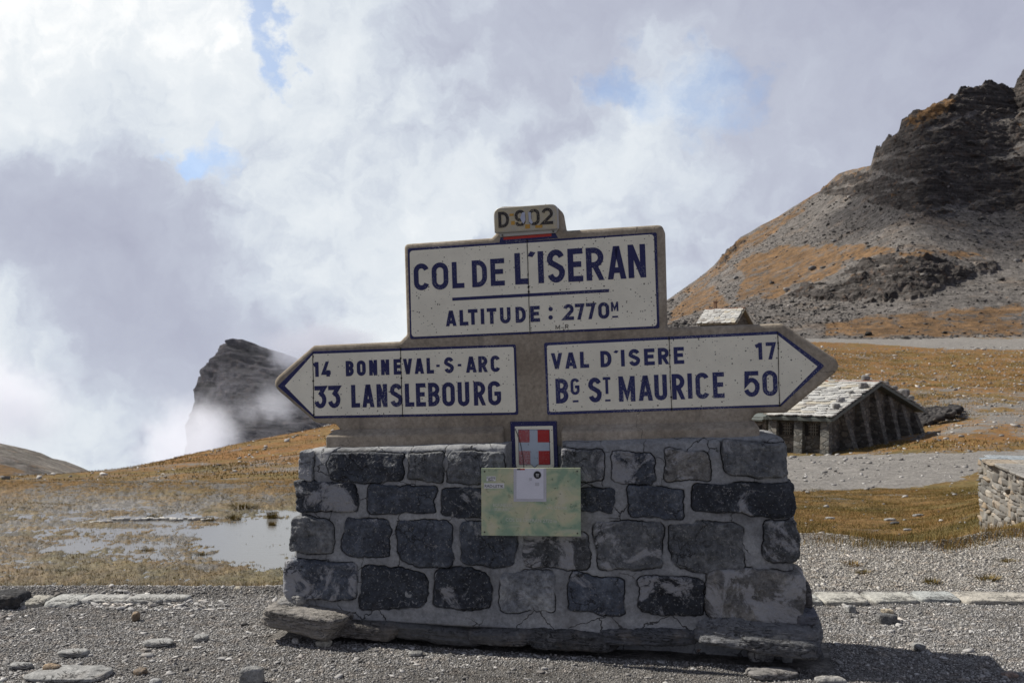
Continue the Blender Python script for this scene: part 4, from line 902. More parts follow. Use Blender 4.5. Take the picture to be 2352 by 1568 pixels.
us = np.concatenate([np.linspace(945, 1480, 110), np.linspace(1485, 2420, 520), np.linspace(2430, 3100, 80)])
MP, MF, mcl, mgr = mountain('m', us, [(940, 968), (1040, 905), (1200, 840), (1500, 790), (1700, 806), (1900, 815), (2350, 815), (3100, 815)], SKY1, 212, 285, 430, CL1, GR1, .75, 3.3, jag=1., ledges=True)
mo = npmesh('mountain', MP.reshape(-1, 3), MF, M1, None, False, {'cliff': mcl.ravel(), 'turf': mgr.ravel()}); prop(mo, kind='structure')
mu, mv = uv_of(MP[..., 0], MP[..., 1], MP[..., 2])
def on_mountain(u, v):
    d = (mu[:430]-u)**2+(mv[:430]-v)**2; i = np.unravel_index(np.argmin(d), d.shape); return MP[i]
# ------------------------------------------------------------------ far hill on the left, dark peak in cloud
M2 = m_rockface('pale far hillside', (.17, .155, .135), (.12, .11, .10), (.17, .10, .04), .6)
us = np.linspace(-900, 420, 260)
HP, HF, c_, g_ = mountain('h', us, [(-900, 1140), (0, 1122), (420, 1140)], [(-900, 900), (-300, 960), (0, 1017), (60, 1030), (95, 1040), (120, 1052), (150, 1058), (190, 1074), (215, 1086), (300, 1120), (420, 1138)], 230, 160, 150, [[(-200, 1040), (20, 1050), (120, 1085), (80, 1100), (-200, 1100)]], [[(-900, 1090), (-50, 1060), (30, 1066), (75, 1082), (40, 1100), (-200, 1110)], [(150, 1088), (200, 1082), (225, 1096), (160, 1098)]], .45, 8.8)
prop(npmesh('hill', HP.reshape(-1, 3), HF, M2, None, False, {'cliff': c_.ravel()*.6, 'turf': g_.ravel()}), kind='structure')
M3 = m_rockface('shade-darkened peak rock', (.052, .051, .06), (.046, .045, .053), (.05, .048, .045), .16)  # low albedo stands in for cloud shade over the peak
us = np.linspace(380, 1300, 320)
DP, DF, c_, g_ = mountain('d', us, [(330, 1120), (1300, 1120)], [(330, 1200), (425, 1190), (436, 1030), (444, 950), (451, 896), (460, 868), (474, 846), (498, 820), (512, 801), (522, 787), (545, 782), (575, 788), (630, 806), (700, 832), (800, 872), (1000, 940), (1300, 1010)], 1250, 900, 240, [[(300, 1150), (300, 700), (1300, 600), (1300, 1150)]], [], .75, 5.5, weights=(.4, 1.))
prop(npmesh('peak', DP.reshape(-1, 3), DF, M3, None, False, {'cliff': c_.ravel(), 'turf': g_.ravel()}), kind='structure')

# ------------------------------------------------------------------ low clouds drifting up the valley
def cloud(name, u0, v0, u1, v1, Y, dY, seed, dens, thr, label, alb=(.98, .98, 1.)):
    a, b = at(u0, v1, Y), at(u1, v0, Y); c = (a+b)/2; hs = np.array([(b[0]-a[0])/2, dY/2, (b[2]-a[2])/2]); c[1] = Y
    V, Fs = cubesphere(20); Pn = V/np.linalg.norm(V, axis=1)[:, None]; Pn = Pn*(1+fbm(Pn*2.2+seed, 4)*.18)[:, None]
    m, g = mat(name+' vapour'); p = g.coord('Object'); L = g.vm('LENGTH', g.vm('DIVIDE', p, tuple(hs)), out=1)
    sc0 = 1/ (hs[2])
    n = g.noise(g.vm('ADD', g.scale(p, sc0), (seed, seed*2., 0.)), 1.7, 7, .64, dist=.35)
    f = g.m('SUBTRACT', g.m('ADD', g.m('MULTIPLY', n, 2.), g.lin(L, .1, .97, .25, -.95)), thr)
    de = g.m('MULTIPLY', g.m('MULTIPLY', g.ss(f, 0., .5), g.ss(L, 1., .8)), dens)
    vol = g.n('ShaderNodeVolumePrincipled', {}, 0, Color=alb, Density=de, Anisotropy=.25); g.out(vol, True)
    o = npmesh(name, Pn*hs, Fs, m, None, True); o.location = c; prop(o, label, 'cloud', None, 'stuff'); return o
cloud('cloud', -700, 560, 560, 1300, 640, 360, 4.1, .020, .80, 'bright cloud bank rising from the valley at the left edge')
cloud('cloud', 150, 770, 740, 1290, 760, 300, 9.4, .026, .72, 'white wisps of cloud in front of the dark peak')
cloud('cloud', 330, 690, 950, 1130, 1080, 120, 1.3, .0006, .15, 'thin mist over the whole face of the dark peak')
cloud('cloud', 440, 800, 790, 1060, 860, 200, 5.7, .010, .78, 'thin torn wisp across the middle of the dark peak')
cloud('cloud', 520, 700, 960, 900, 980, 260, 2.7, .022, .50, 'grey cloud veiling the top of the dark peak', (.72, .73, .78))  # greyer vapour colour stands in for shadow on this cloud

def cloud_at(name, c, hs, seed, dens, thr, label):
    V, Fs = cubesphere(20); Pn = V/np.linalg.norm(V, axis=1)[:, None]; Pn = Pn*(1+fbm(Pn*2.2+seed, 4)*.18)[:, None]; hs = np.array(hs, float)
    m, g = mat(name+' vapour'); p = g.coord('Object'); L = g.vm('LENGTH', g.vm('DIVIDE', p, tuple(hs)), out=1)
    n = g.noise(g.vm('ADD', g.scale(p, 1/hs[1]), (seed, seed*2., 0.)), 1.5, 4, .6)
    f = g.m('SUBTRACT', g.m('ADD', n, g.lin(L, .45, 1., .26, -.5)), thr)
    vol = g.n('ShaderNodeVolumePrincipled', {}, 0, Color=(.98, .98, 1.), Density=g.m('MULTIPLY', g.ss(f, 0., .3), dens), Anisotropy=.25); g.out(vol, True)
    o = npmesh(name, Pn*hs, Fs, m, None, True); o.location = c; return prop(o, label, 'cloud', None, 'stuff')
q = np.array([158., 365., 74.]) + np.array(SUN)*250  # unseen cloud added sunward of the mountain for its shadow on the crags
cloud_at('cloud', q, (88, 95, 30), 6.6, .030, .36, 'cloud out of view, placed over the mountain to shade its upper crags')
# ================================================================== STONE BUILDINGS
def m_masonry(name, base, sc_, dark=.35):
    m, g = mat(name); p = g.coord('Object'); q = g.vm('ADD', p, g.scale(g.vm('SUBTRACT', g.noise(p, 1.6, 4, .6, 1), (.5, .5, .5)), .25))
    e = g.vor(g.n('ShaderNodeMapping', {}, 0, Vector=q, Scale=(1., 1., 1.7)), sc_, 'DISTANCE_TO_EDGE'); cc = g.vor(g.n('ShaderNodeMapping', {}, 0, Vector=q, Scale=(1., 1., 1.7)), sc_, 'F1', 1)
    n = g.noise(p, 6., 5, .65)
    col = g.mix(1., base, g.lin(g.sep(cc, 0), 0, 1, .55, 1.5), 'MULTIPLY'); col = g.mix(g.m('MULTIPLY', g.sep(cc, 1), .4), col, g.mix(1., col, (1.2, 1., .8), 'MULTIPLY')); col = g.mix(1., col, g.lin(n, .3, .7, .7, 1.3), 'MULTIPLY')
    jt = g.ss(e, .09, .03); col = g.mix(jt, col, tuple(x*.75 for x in base)); h = g.m('SUBTRACT', g.m('MULTIPLY', n, .3), jt)
    g.bsdf(col, .93, g.bump(h, .9, .06), .2); return m
MASON = m_masonry('rubble masonry', (.13, .125, .112), 2.2); BLOCK = m_masonry('cut block masonry', (.155, .157, .148), 1.7)
m_rf, g = mat('stone roof slab'); p = g.coord('Object'); t = g.attr('tone', 2); n = g.noise(p, 3., 5, .65)
cc = g.ramp(t, [(0., (.13, .115, .10)), (.15, (.24, .22, .20)), (.4, (.39, .39, .375)), (.8, (.49, .485, .46)), (1., (.42, .385, .31))]); cc = g.mix(1., cc, g.lin(n, .3, .7, .75, 1.22), 'MULTIPLY'); g.bsdf(cc, .9, g.bump(g.noise(p, 9., 4), .4, .03), .2)
FASC = m_plain('grey green fascia', (.12, .135, .125), .8, .15, 2.); WOODD = m_plain('dark shutter wood', (.018, .016, .015), .8, .3, 6.); GLASSD = m_plain('dark window pane', (.015, .016, .018), .15, .2, 3.); BARW = m_plain('pale window bars', (.17, .16, .135), .7, .1, 6.)
RIDGE = m_plain('rusty ridge', (.30, .13, .065), .9, .3, 3.); BRICK = m_plain('brick chimney', (.22, .13, .08), .9, .25, 5.)
def roof_slabs(L, a0, a1, z0, zr, seed, row, wmin, wmax, par, th=.075):
    """slabs on the slope rising from x=a0,z0 to x=a1,zr, along y 0..L"""
    r = np.random.default_rng(seed); sl = math.hypot(a1-a0, zr-z0); ex = np.array([(a1-a0)/sl, 0, (zr-z0)/sl]); nn = np.array([-ex[2], 0, ex[0]]); nn = nn if nn[2] > 0 else -nn
    V = []; Fs = []; T = []; n = 0; b = -.1
    while b < sl:
        y = -r.uniform(0, wmax*.6)-.05
        while y < L:
            w_ = r.uniform(wmin, wmax); ln = row*r.uniform(1.35, 1.75); bb = b+r.uniform(-.13, .13)*row
            k = 8; ang = (np.arange(k)+.5)*2*np.pi/k; rr = 1/((np.abs(np.cos(ang))**4+np.abs(np.sin(ang))**4)**.25)*r.uniform(.86, 1.04, k)
            py = np.clip(y+w_/2+np.cos(ang)*rr*w_*.5, -.12, L+.1); pb = np.clip(bb+ln/2+np.sin(ang)*rr*ln*.5, -.18, sl)
            lift = (1-(pb-bb)/ln)*th*1.25+r.uniform(0, .035)+.02
            lo = np.outer(pb, ex)+np.outer(lift, nn)+np.array([a0, 0, z0]); lo[:, 1] += py
            hi = lo+nn*th*r.uniform(.7, 1.3); V.append(np.vstack([lo, hi])); tn = np.clip(r.beta(2.2, 1.3), 0, 1) if r.random() > .06 else 1.
            T += [tn]*(2*k); sgn = 1 if ex[0]*1 > 0 else -1
            f = [list(range(k, 2*k)), list(range(k-1, -1, -1))]+[[i, (i+1) % k, k+(i+1) % k, k+i] for i in range(k)]
            Fs += [[q+n for q in (h if sgn < 0 else h)] for h in f]; n += 2*k; y += w_*r.uniform(.86, 1.0)
        b += row
    o = npmesh('roof_slabs', np.vstack(V), Fs, m_rf, par, False, {'tone': np.array(T)}); return fix_normals(o)
# ---- the large barn
def axes(o, ang):
    c, s = math.cos(ang), math.sin(ang); return frame(o, (c, s, 0), (-s, c, 0), (0, 0, 1))
BM = axes(at(1912, 1041, 70), R_(50))
barn = empty('stone_barn', BM, 'low stone house with buttressed walls and a broad slab roof right of the sign', 'house')
W_, L_, EH, AX, AH = 18.4, 4.7, 2.76, 8.7, 4.85
mb = MB(); q = [(0, .35, -1.2), (W_, .35, -.9), (W_, .35, EH-.4), (AX, .35, AH-.25), (0, .35, EH-.05)]; mb.prism(q, (0, L_-.6, 0)); fix_normals(mb.done('wall', MASON, barn))
for x, hgt in ((2.6, 3.0), (5.6, 3.85), (8.7, 4.5), (11.8, 3.9), (14.8, 3.15), (17.9, 2.3)):
    mb = MB(); a = .42; mb.prism([(x-a, .36, -1.2), (x-a, -1.05, -1.2), (x-a, -.75, 0), (x-a, .1, hgt-.15), (x-a, .36, hgt-.1)], (2*a, 0, 0)); fix_normals(mb.done('buttress', MASON, barn))
for y in (.02, 1.98, 3.95):
    mb = MB(); mb.prism([(0.02, y, -1.2), (-.75, y, -1.2), (-.66, y, 0), (-.42, y, EH-.12), (0.02, y, EH-.12)], (0, .62, 0)); fix_normals(mb.done('buttress', BLOCK, barn))
mb = MB()
sl1 = [(-.75, EH-.28), (AX, AH), (W_+.55, EH-.36), (W_+.5, EH-.56), (AX, AH-.24), (-.72, EH-.5)]
mb.prism([(x, -.35, z) for x, z in sl1], (0, L_+.5, 0)); roof = fix_normals(mb.done('roof', FASC, barn))
o = roof_slabs(L_+.25, -.8, AX, EH-.26, AH+.02, 5, .60, .7, 1.45, roof); o.location = (0, -.25, 0)
o = roof_slabs(L_+.25, W_+.6, AX, EH-.34, AH+.02, 6, .60, .7, 1.45, roof); o.location = (0, -.25, 0)
mb = MB(); mb.b(AX-.35, AX+.3, -.3, L_+.1, AH+.05, AH+.15); mb.done('ridge_cap', RIDGE, roof)
def window(par, y, w_, h_, z, x):
    """window on the wall plane x facing -x, centred on y"""
    t = np.linspace(0, np.pi, 9); arch = [(y-w_/2, z), (y+w_/2, z)] + [(y+w_/2*math.cos(k), z+h_*.72+h_*.28*math.sin(k)) for k in t]
    mb = MB(); mb.prism([(x-.03, a, b) for a, b in arch], (.12, 0, 0)); fr = fix_normals(mb.done('window', GLASSD, par))
    mb = MB()
    for k in (-.25, 0, .25): mb.b(x-.07, x-.034, y+k*w_-.022, y+k*w_+.022, z, z+h_*.93)
    for k in (.25, .5, .72): mb.b(x-.074, x-.036, y-w_/2, y+w_/2, z+h_*k-.02, z+h_*k+.02)
    mb.done('bars', BARW, fr)
    for sg in (-1, 1):
        mb = MB(); a, b = y+sg*w_*.56, y+sg*w_*1.02; mb.prism([(x-.05, a, z-.05), (x-.05, b, z-.05), (x-.05, b, z+h_*1.0), (x-.05, a, z+h_*.72)], (.04, 0, 0)); fix_normals(mb.done('shutter', WOODD, fr))
    return fr
for y in (1.36, 3.32): window(barn, y, .66, .9, 1.2, -.002)
# ---- lower wing to the left
wing = empty('stone_outhouse', axes(np.array(BM @ Vector((-.2, 5.6, 0))), R_(50)), 'small stone wing with one barred window half hidden by the sign base', 'house')
mb = MB(); mb.b(.2, 6, -.6, 6, -1.2, 2.35); mb.done('wall', MASON, wing); window(wing, .35, .62, .86, .98, .198)
mb = MB(); mb.prism([(-.2, -.5, 2.1), (6.4, -.5, 3.4), (6.4, -.5, 3.5), (-.2, -.5, 2.22)], (0, 6.8, 0)); fix_normals(mb.done('roof', FASC, wing))
# ---- the small house above
HM = axes(at(1689, 739, 150)-np.array([0, 0, 2.3]), R_(52))
hut = empty('stone_hut', HM, 'little stone hut with pale slab roof on the slope above the right arrow', 'house')
W2, L2, E2, A2 = 5.7, 6.3, 2.25, 4.45
mb = MB(); mb.prism([(0.3, .3, -1.5), (W2-.3, .3, -1.5), (W2-.3, .3, E2), (W2/2, .3, A2-.2), (.3, .3, E2)], (0, L2-.5, 0)); fix_normals(mb.done('wall', MASON, hut))
mb = MB(); mb.prism([(x, -.3, z) for x, z in ((-.15, E2-.12), (W2/2, A2), (W2+.15, E2-.12), (W2+.1, E2-.3), (W2/2, A2-.2), (-.1, E2-.3))], (0, L2+.3, 0)); rf = fix_normals(mb.done('roof', m_plain('pale verge board', (.30, .28, .22), .85, .12, 2.), hut))
roof_slabs(L2, -.2, W2/2, E2-.12, A2+.02, 15, .52, .7, 1.4, rf, .07); roof_slabs(L2, W2+.2, W2/2, E2-.12, A2+.02, 16, .52, .7, 1.4, rf, .07)
mb = MB(); mb.b(W2/2-.2, W2/2+.2, -.25, L2, A2+.03, A2+.16); mb.done('ridge_cap', RIDGE, rf)
mb = MB(); mb.b(W2/2-.2, W2/2+.2, 4.5, 4.9, A2-.3, A2+1.2); mb.b(W2/2-.28, W2/2+.28, 4.42, 4.98, A2+1.2, A2+1.32); mb.done('chimney', BRICK, hut)
mb = MB(); mb.b(.22, .31, 1.2, 2.2, 0., 1.9); mb.done('door', WOODD, hut); mb = MB(); mb.b(.22, .31, 3.6, 4.4, .9, 1.8); mb.done('window', GLASSD, hut)
# ---- stones weighing down the barn roof
def bpt(x, y, z): return np.array(BM @ Vector((x, y, z)))
def loose(name, pos, size, seed, col, label, cat='stone', group=None, n=10, k=3.2, rot=0., mt=None, sink=.3, flat=.0):
    V, Fs = rock(size, seed, n, k, .10, 2.0, flat, .22, .06); V = rotz(V, rot)
    o = npmesh(name, V, Fs, mt or STONE, None, False); o.location = (pos[0], pos[1], pos[2]+size[2]*(1-sink)); o.color = col+(1,)
    return prop(o, label, cat, group)
def slope_z(x): return EH-.26+(AH+.28-EH)*(x+.8)/(AX+.8)+.14
RG = 'stones weighing down the barn roof'
for x, y, s, lb in ((1.15, .15, .26, 'dark stone on the barn roof edge, lowest of those along the verge'), (2.7, .45, .27, 'grey pointed stone on the barn roof, second up along the verge'), (4.9, .5, .17, 'small stone on the barn roof between two larger ones'), (6.5, .25, .30, 'blocky grey stone on the barn roof just below the ridge'), (8.75, .9, .28, 'pale stone resting on the ridge of the barn')):
    loose('roof_stone', bpt(x, y, slope_z(x) if x < 8 else AH+.2), (s*1.1, s*.9, s*.8), int(x*100), (.17, .165, .16), lb, 'stone', RG)
for x, s, lb in ((11.3, .25, 'stone on the far barn slope nearest the ridge'), (13.0, .28, 'square stone midway down the far barn slope'), (15.4, .40, 'large rounded grey stone low on the far barn slope'), (17.0, .26, 'last stone near the far eave of the barn')):
    loose('roof_stone', bpt(x, .2, AH+.3-(x-AX)*(AH-EH)/(W_-AX)), (s*1.1, s*.9, s*.75), int(x*100), (.17, .165, .16), lb, 'stone', RG)
# ---- rubble bank behind the barn
r = np.random.default_rng(12); VV = []; FF = []; n0_ = 0; tone = []
for k in range(340):
    u = r.uniform(2098, 2205); t = r.random(); top = 934+.12*(2205-u)*.4 + max(0, (2150-u)*.1); bot = 985-(u-2110)*.48 if u < 2190 else 945
    v = top+(bot-top)*t; c = at(u, v, 96-8*t); s = r.uniform(.12, .40)
    V, Fs = rock((s, s*.8, s*.55), 5000+k, 5, 3.5, .12, 2., 0, .25); VV.append(rot3(V, *r.uniform(-.5, .5, 3))+c); FF.append(Fs+n0_); n0_ += len(V); tone += [r.beta(1.1, 4.2)]*len(V)
def m_peb(name, lo, hi):
    m, g = mat(name); t = g.attr('tone', 2); p = g.pos(); n = g.noise(p, 120., 3, .6); n2 = g.noise(p, 9., 3, .6)
    col = g.ramp(t, lo); col = g.mix(1., col, g.lin(n, .3, .7, .75, 1.25), 'MULTIPLY'); col = g.mix(g.m('MULTIPLY', g.ss(n2, .5, .65), .35), col, g.mix(1., col, (1.15, .97, .8), 'MULTIPLY')); g.bsdf(col, .9, None, .2); return m
GRV = m_peb('loose gravel', [(0., (.09, .086, .082)), (.38, (.23, .222, .213)), (.70, (.37, .362, .35)), (.92, (.52, .51, .49)), (1., (.66, .64, .60))], 0)
RUB = m_peb('dark rubble', [(0., (.02, .019, .02)), (.5, (.07, .066, .064)), (1., (.26, .24, .225))], 0)
prop(npmesh('rubble', np.vstack(VV), np.vstack(FF), RUB, None, False, {'tone': np.array(tone)}), 'dark heap of broken rock against the bank behind the barn', 'rubble', None, 'stuff')

# ================================================================== DRY STONE WALL at the right
a = at(2247, 1228, 14.2); tp = at(2240, 1052, 14.2)
WD = np.array([-.25, -.97, 0]); WD /= np.linalg.norm(WD); WN = np.array([-WD[1], WD[0], 0])      # along, and towards the back
wall = empty('dry_stone_wall', frame((a[0], a[1], a[2]), WD, WN, (0, 0, 1)), 'dry stone wall with flat cap slabs coming in at the right edge', 'wall')
HW = tp[2]-a[2]
mb = MB(); mb.b(.02, 4.2, .022, .55, -.6, HW-.02); mb.done('core', m_plain('sandy mortar', (.19, .175, .15), .95, .3, 9.), wall)
VV = []; FF = []; n0_ = 0; tone = []; r = np.random.default_rng(3)
z = -.5
while z < HW-.03:
    h = r.uniform(.045, .11); x = r.uniform(-.02, .03)
    while x < 4.1:
        w_ = r.uniform(.10, .34); hz = h*r.uniform(.75, 1.1)
        V, Fs = rock((w_/2*.98, .11, hz/2), int(r.integers(1e6)), 8, 9., .10, 2.6, .0, .16, .05); V = rot3(V, 0, r.uniform(-.12, .12), 0)
        V += np.array([x+w_/2, 0.118+r.uniform(-.018, .014), z+h/2]); VV.append(V); FF.append(Fs+n0_); n0_ += len(V); tone += [r.random()]*len(V); x += w_*1.02
    y = .1
    while y < .5:
        w_ = r.uniform(.15, .3); V, Fs = rock((.11, w_/2, h/2), int(r.integers(1e6)), 6, 4., .09, 2.2, .0, .16); V += np.array([.08+r.uniform(-.03, .02), y+w_/2, z+h/2]); VV.append(V); FF.append(Fs+n0_); n0_ += len(V); tone += [r.random()]*len(V); y += w_
    z += h*1.02
WST_ = m_peb('wall stone', [(0., (.095, .09, .083)), (.35, (.165, .158, .145)), (.7, (.23, .222, .205)), (.88, (.26, .205, .145)), (1., (.38, .365, .33))], 0)
npmesh('stonework', np.vstack(VV), np.vstack(FF), WST_, wall, False, {'tone': np.array(tone)})
for k, (x0, x1, y0, y1, dz, cl) in enumerate([(-.14, .30, .10, .66, .02, (.30, .33, .35)), (.26, .66, -.04, .64, .015, (.24, .28, .31)), (.62, 1.3, -.08, .30, .03, (.30, .25, .19)), (.68, 1.5, .26, .7, .035, (.30, .27, .23)), (1.28, 2.1, -.06, .36, .03, (.27, .26, .24)), (1.48, 2.4, .34, .7, .03, (.28, .27, .25)), (2.1, 3., -.06, .5, .03, (.27, .26, .24))]):
    V, Fs = rock(((x1-x0)/2, (y1-y0)/2, .022), 700+k, 12, 8., .015, 3., 0, .06); V += np.array([(x0+x1)/2, (y0+y1)/2, HW+dz]); o = npmesh('cap_slab', V, Fs, SLATE, wall); o.color = cl+(1,)

# ================================================================== KERB
KERB = []
for u0, u1, va, vb, col, seed, lb in [
    (-40, 41, 1364, 1381, (.045, .045, .046), 1, 'dark upright kerb stone at the far left edge'), (44, 96, 1360, 1376, (.30, .275, .22), 2, 'yellowish kerb slab beside the dark upright stone'), (97, 174, 1358, 1377, (.33, .34, .33), 3, 'grey ragged kerb slab, third from the left edge'),
    (178, 284, 1357, 1370, (.35, .35, .34), 4, 'long pale kerb slab with dark crumbs on it'), (284, 371, 1357, 1370, (.29, .29, .285), 5, 'grey kerb slab partly buried in stone chips'), (371, 428, 1358, 1367, (.33, .33, .325), 6, 'last kerb slab left of the sign, half under gravel'),
    (1835, 1892, 1355, 1373, (.36, .37, .35), 7, 'short pale kerb slab touching the pedestal on its right side'), (1893, 1996, 1354, 1373, (.37, .355, .31), 8, 'clean kerb slab with yellow rim, second right of the pedestal'), (2002, 2112, 1353, 1371, (.35, .345, .31), 9, 'kerb slab with worn orange corner right of the pedestal'),
    (2112, 2208, 1353, 1367, (.30, .33, .335), 10, 'bluish grey narrow kerb slab right of the pedestal'), (2216, 2400, 1352, 1372, (.36, .32, .26), 11, 'long tan kerb slab at the right edge')]:
    a, b = ground(u0, vb, .035), ground(u1, vb, .035); c = ground((u0+u1)/2, va, .035); dep = c[1]-a[1]; hz = .055 if seed != 1 else .085
    V, Fs = rock(((b[0]-a[0])/2*.985, dep/2+.02, hz), 900+seed, 26, 9. if seed > 6 else 6., .035 if seed > 6 else .06, 4.5, 0, .05 if seed > 6 else .10, .02); V = rotz(V, 0)
    o = npmesh('kerb_stone', V, Fs, SLATE, None, False); o.location = ((a[0]+b[0])/2, (a[1]+c[1])/2, .008-hz+.014+(.05 if seed == 1 else 0)); o.color = tuple(c if seed == 1 else .55*c+.45*f for c, f in zip(col, (.44, .435, .40)))+(1,); prop(o, lb, 'kerb stone', 'kerb stones edging the gravel')

# ================================================================== LOOSE STONES
LS = 'loose stones on the gravel'
TAN, GRY, DK, PAL, PINK = (.20, .15, .10), (.19, .19, .185), (.05, .05, .052), (.30, .30, .29), (.27, .20, .16)
for i, (u0, u1, v0, v1, col, hf, lb) in enumerate([
    (42, 228, 1539, 1564, PAL, .25, 'large flat grey rock slab sunk in the gravel near the bottom left'), (94, 131, 1525, 1545, TAN, .7, 'brown stone standing beside the large flat slab at bottom left'), (305, 332, 1533, 1546, TAN, .7, 'rounded tan stone alone on the gravel left of the pedestal'),
    (340, 368, 1555, 1575, PAL, .6, 'pale stone cut by the bottom edge left of the pedestal'), (552, 604, 1536, 1566, GRY, .8, 'angular grey rock with dark hollow left below the pedestal'), (131, 201, 1491, 1505, PAL, .2, 'thin pale slate lying slanted in the left gravel'),
    (329, 393, 1468, 1481, PAL, .25, 'flat whitish slate midway between kerb and bottom left'), (437, 474, 1460, 1469, PAL, .25, 'small flat pale slate left of the pedestal footing'), (303, 316, 1411, 1422, TAN, 1., 'small upright tan stone below the left kerb'), (534, 552, 1351, 1361, (.34, .31, .25), .8, 'pale round stone on top of the kerb line left of the pedestal'),
    (15, 70, 1520, 1534, PAL, .3, 'flat pale stone at the left edge above the large slab'), (724, 759, 1466, 1481, (.36, .34, .28), .6, 'cream stone lying just in front of the left footing slab'), (669, 686, 1465, 1474, (.36, .35, .33), .6, 'small white stone touching the left footing slab'), (938, 969, 1492, 1503, GRY, .5, 'grey stone at the edge of the sign shadow'),
    (1721, 1782, 1493, 1515, (.24, .235, .225), .7, 'pale rock in the shade under the right footing slab'), (1803, 1822, 1505, 1518, PAL, .9, 'small pointed pale stone under the right footing slab'), (1727, 1832, 1527, 1556, (.22, .21, .20), .35, 'broad low boulder in the shadow at the bottom right'), (1880, 1945, 1543, 1575, (.24, .235, .225), .5, 'grey rock at the bottom edge in the shadow right of the pedestal'),
    (1594, 1622, 1482, 1496, (.15, .10, .075), .7, 'reddish brown stone in front of the right footing'), (2017, 2058, 1411, 1428, (.12, .12, .12), .7, 'dark blocky stone on the gravel right of the pedestal'), (1946, 1966, 1390, 1404, PAL, .6, 'angular white chip on the gravel below the right kerb'), (2030, 2052, 1395, 1406, (.36, .31, .23), .5, 'cream triangular chip on the gravel below the right kerb'),
    (2305, 2340, 1536, 1552, PINK, .4, 'pinkish flat stone beside the shadow tip at bottom right'), (2105, 2128, 1480, 1489, PAL, .35, 'flat pale chip just beyond the shadow edge at right')]):
    a, b, c = ground(u0, v1), ground(u1, v1), ground((u0+u1)/2, v0); wdt = (b[0]-a[0])/2; hgt = (c[1]-a[1])*hf*.42; dep = max(wdt*.6, .03)
    hgt = max(hgt*.6, .018 if hf < .4 else wdt*.33*hf)
    loose('stone', (a+b)/2+np.array([0, dep*.8, -.01]), (wdt, dep, hgt), 40+i, col, lb, 'stone', LS, 14, 3.6, 0, SLATE if hf < .4 else STONE, .25, .05)
# flat stones on the lawn, boulders on the mountain
LW = 'flat stones on the lawn'
for i, (u, v, Yd, s, col, lb) in enumerate([(2043, 1196, 24.5, .12, PAL, 'long flat pale stone on the lawn right of the pedestal'), (2056, 1203, 24.2, .10, DK, 'dark stone touching the flat pale one on the lawn'), (2110, 1186, 25.5, .10, GRY, 'grey flat stone on the lawn nearest the wall'), (2085, 1219, 22.3, .09, PAL, 'small pale stone low on the lawn'), (1906, 1192, 25., .09, PAL, 'pale flat stone on the lawn close to the pedestal')]):
    d = ray(u, v); 
    for t in np.linspace(12, 60, 300):
        q = np.array([0, 0, EYE])+d*t/d[1]
        if tz_at(q[0], q[1]) > q[2]: break
    loose('stone', q, (s*q[1]/20, s*.6*q[1]/20, s*.3*q[1]/20), 300+i, col, lb, 'stone', LW, 8, 3.4, .2)
def ray_ground(u, v, t0=12., t1=240., n=500):
    d = ray(u, v); ts = np.geomspace(t0, t1, n); q = np.array([0, 0, EYE])+np.outer(ts/d[1], d); zt = tz_at(q[:, 0], q[:, 1]); k = np.argmax(zt > q[:, 2]); return q[k]
for i, (u, v, w_, col, lb) in enumerate([(1951, 455, 12, (.30, .28, .25), 'pale boulder below the middle rock band of the mountain'), (1867, 619, 18, (.10, .10, .10), 'dark flat boulder on the orange turf of the mountain'), (1916, 556, 12, (.12, .12, .12), 'dark boulder at the top edge of the orange turf'), (1808, 667, 14, (.22, .21, .20), 'pale slab on the scree below the orange turf'), (2335, 600, 12, (.16, .155, .15), 'grey boulder on the scree at the right edge'), (1690, 640, 13, (.14, .135, .13), 'grey boulder on the left shoulder of the mountain')]):
    q = on_mountain(u, v); s = w_/F*q[1]/2; loose('boulder', q, (s, s*.8, s*.55), 500+i, col, lb, 'boulder', 'boulders on the mountain', 8, 3.2, .3)
for i, (u, v, h, lb) in enumerate([(2061, 577, 12, 'small stone cairn on the terrace above the lower crag'), (2225, 202, 5, 'tiny cairn on the mountain skyline')]):
    q = on_mountain(u, v); s = h/F*q[1]; cr2 = empty('cairn', (q[0], q[1], q[2]-.1), lb, 'cairn'); z = 0
    for k, (fw, fh) in enumerate(((.30, .30), (.26, .28), (.20, .24), (.16, .20))):
        V, Fs = rock((s*fw, s*fw*.9, s*fh*.55), 60+k+i*9, 6, 3.5, .1); V[:, 2] += z+s*fh*.5; z += s*fh*.95; o = npmesh('cairn_stone', V, Fs, STONE, cr2); o.color = ((.03, .03, .032, 1), (.03, .03, .03, 1), (.07, .06, .06, 1), (.33, .29, .26, 1))[k]
# row of white stones across the marsh
WR = 'white stones in a row across the marsh'
for i in range(22):
    u = 196+i*13.6; v = 1199-5.5*math.sin(min(1, i/12)*1.57)+(.8 if i > 14 else 0)
    q = ray_ground(u, v, 18, 40); s = .055+.02*((i*5) % 4)/3
    loose('marker_stone', (q[0], q[1], ZM+.005), (s*1.25, s*.7, s*.45), 800+i, (.45, .44, .41), 'small white stone in the straight row across the marsh', 'stone', WR, 5, 3.2, .1*(i % 5)-.2)

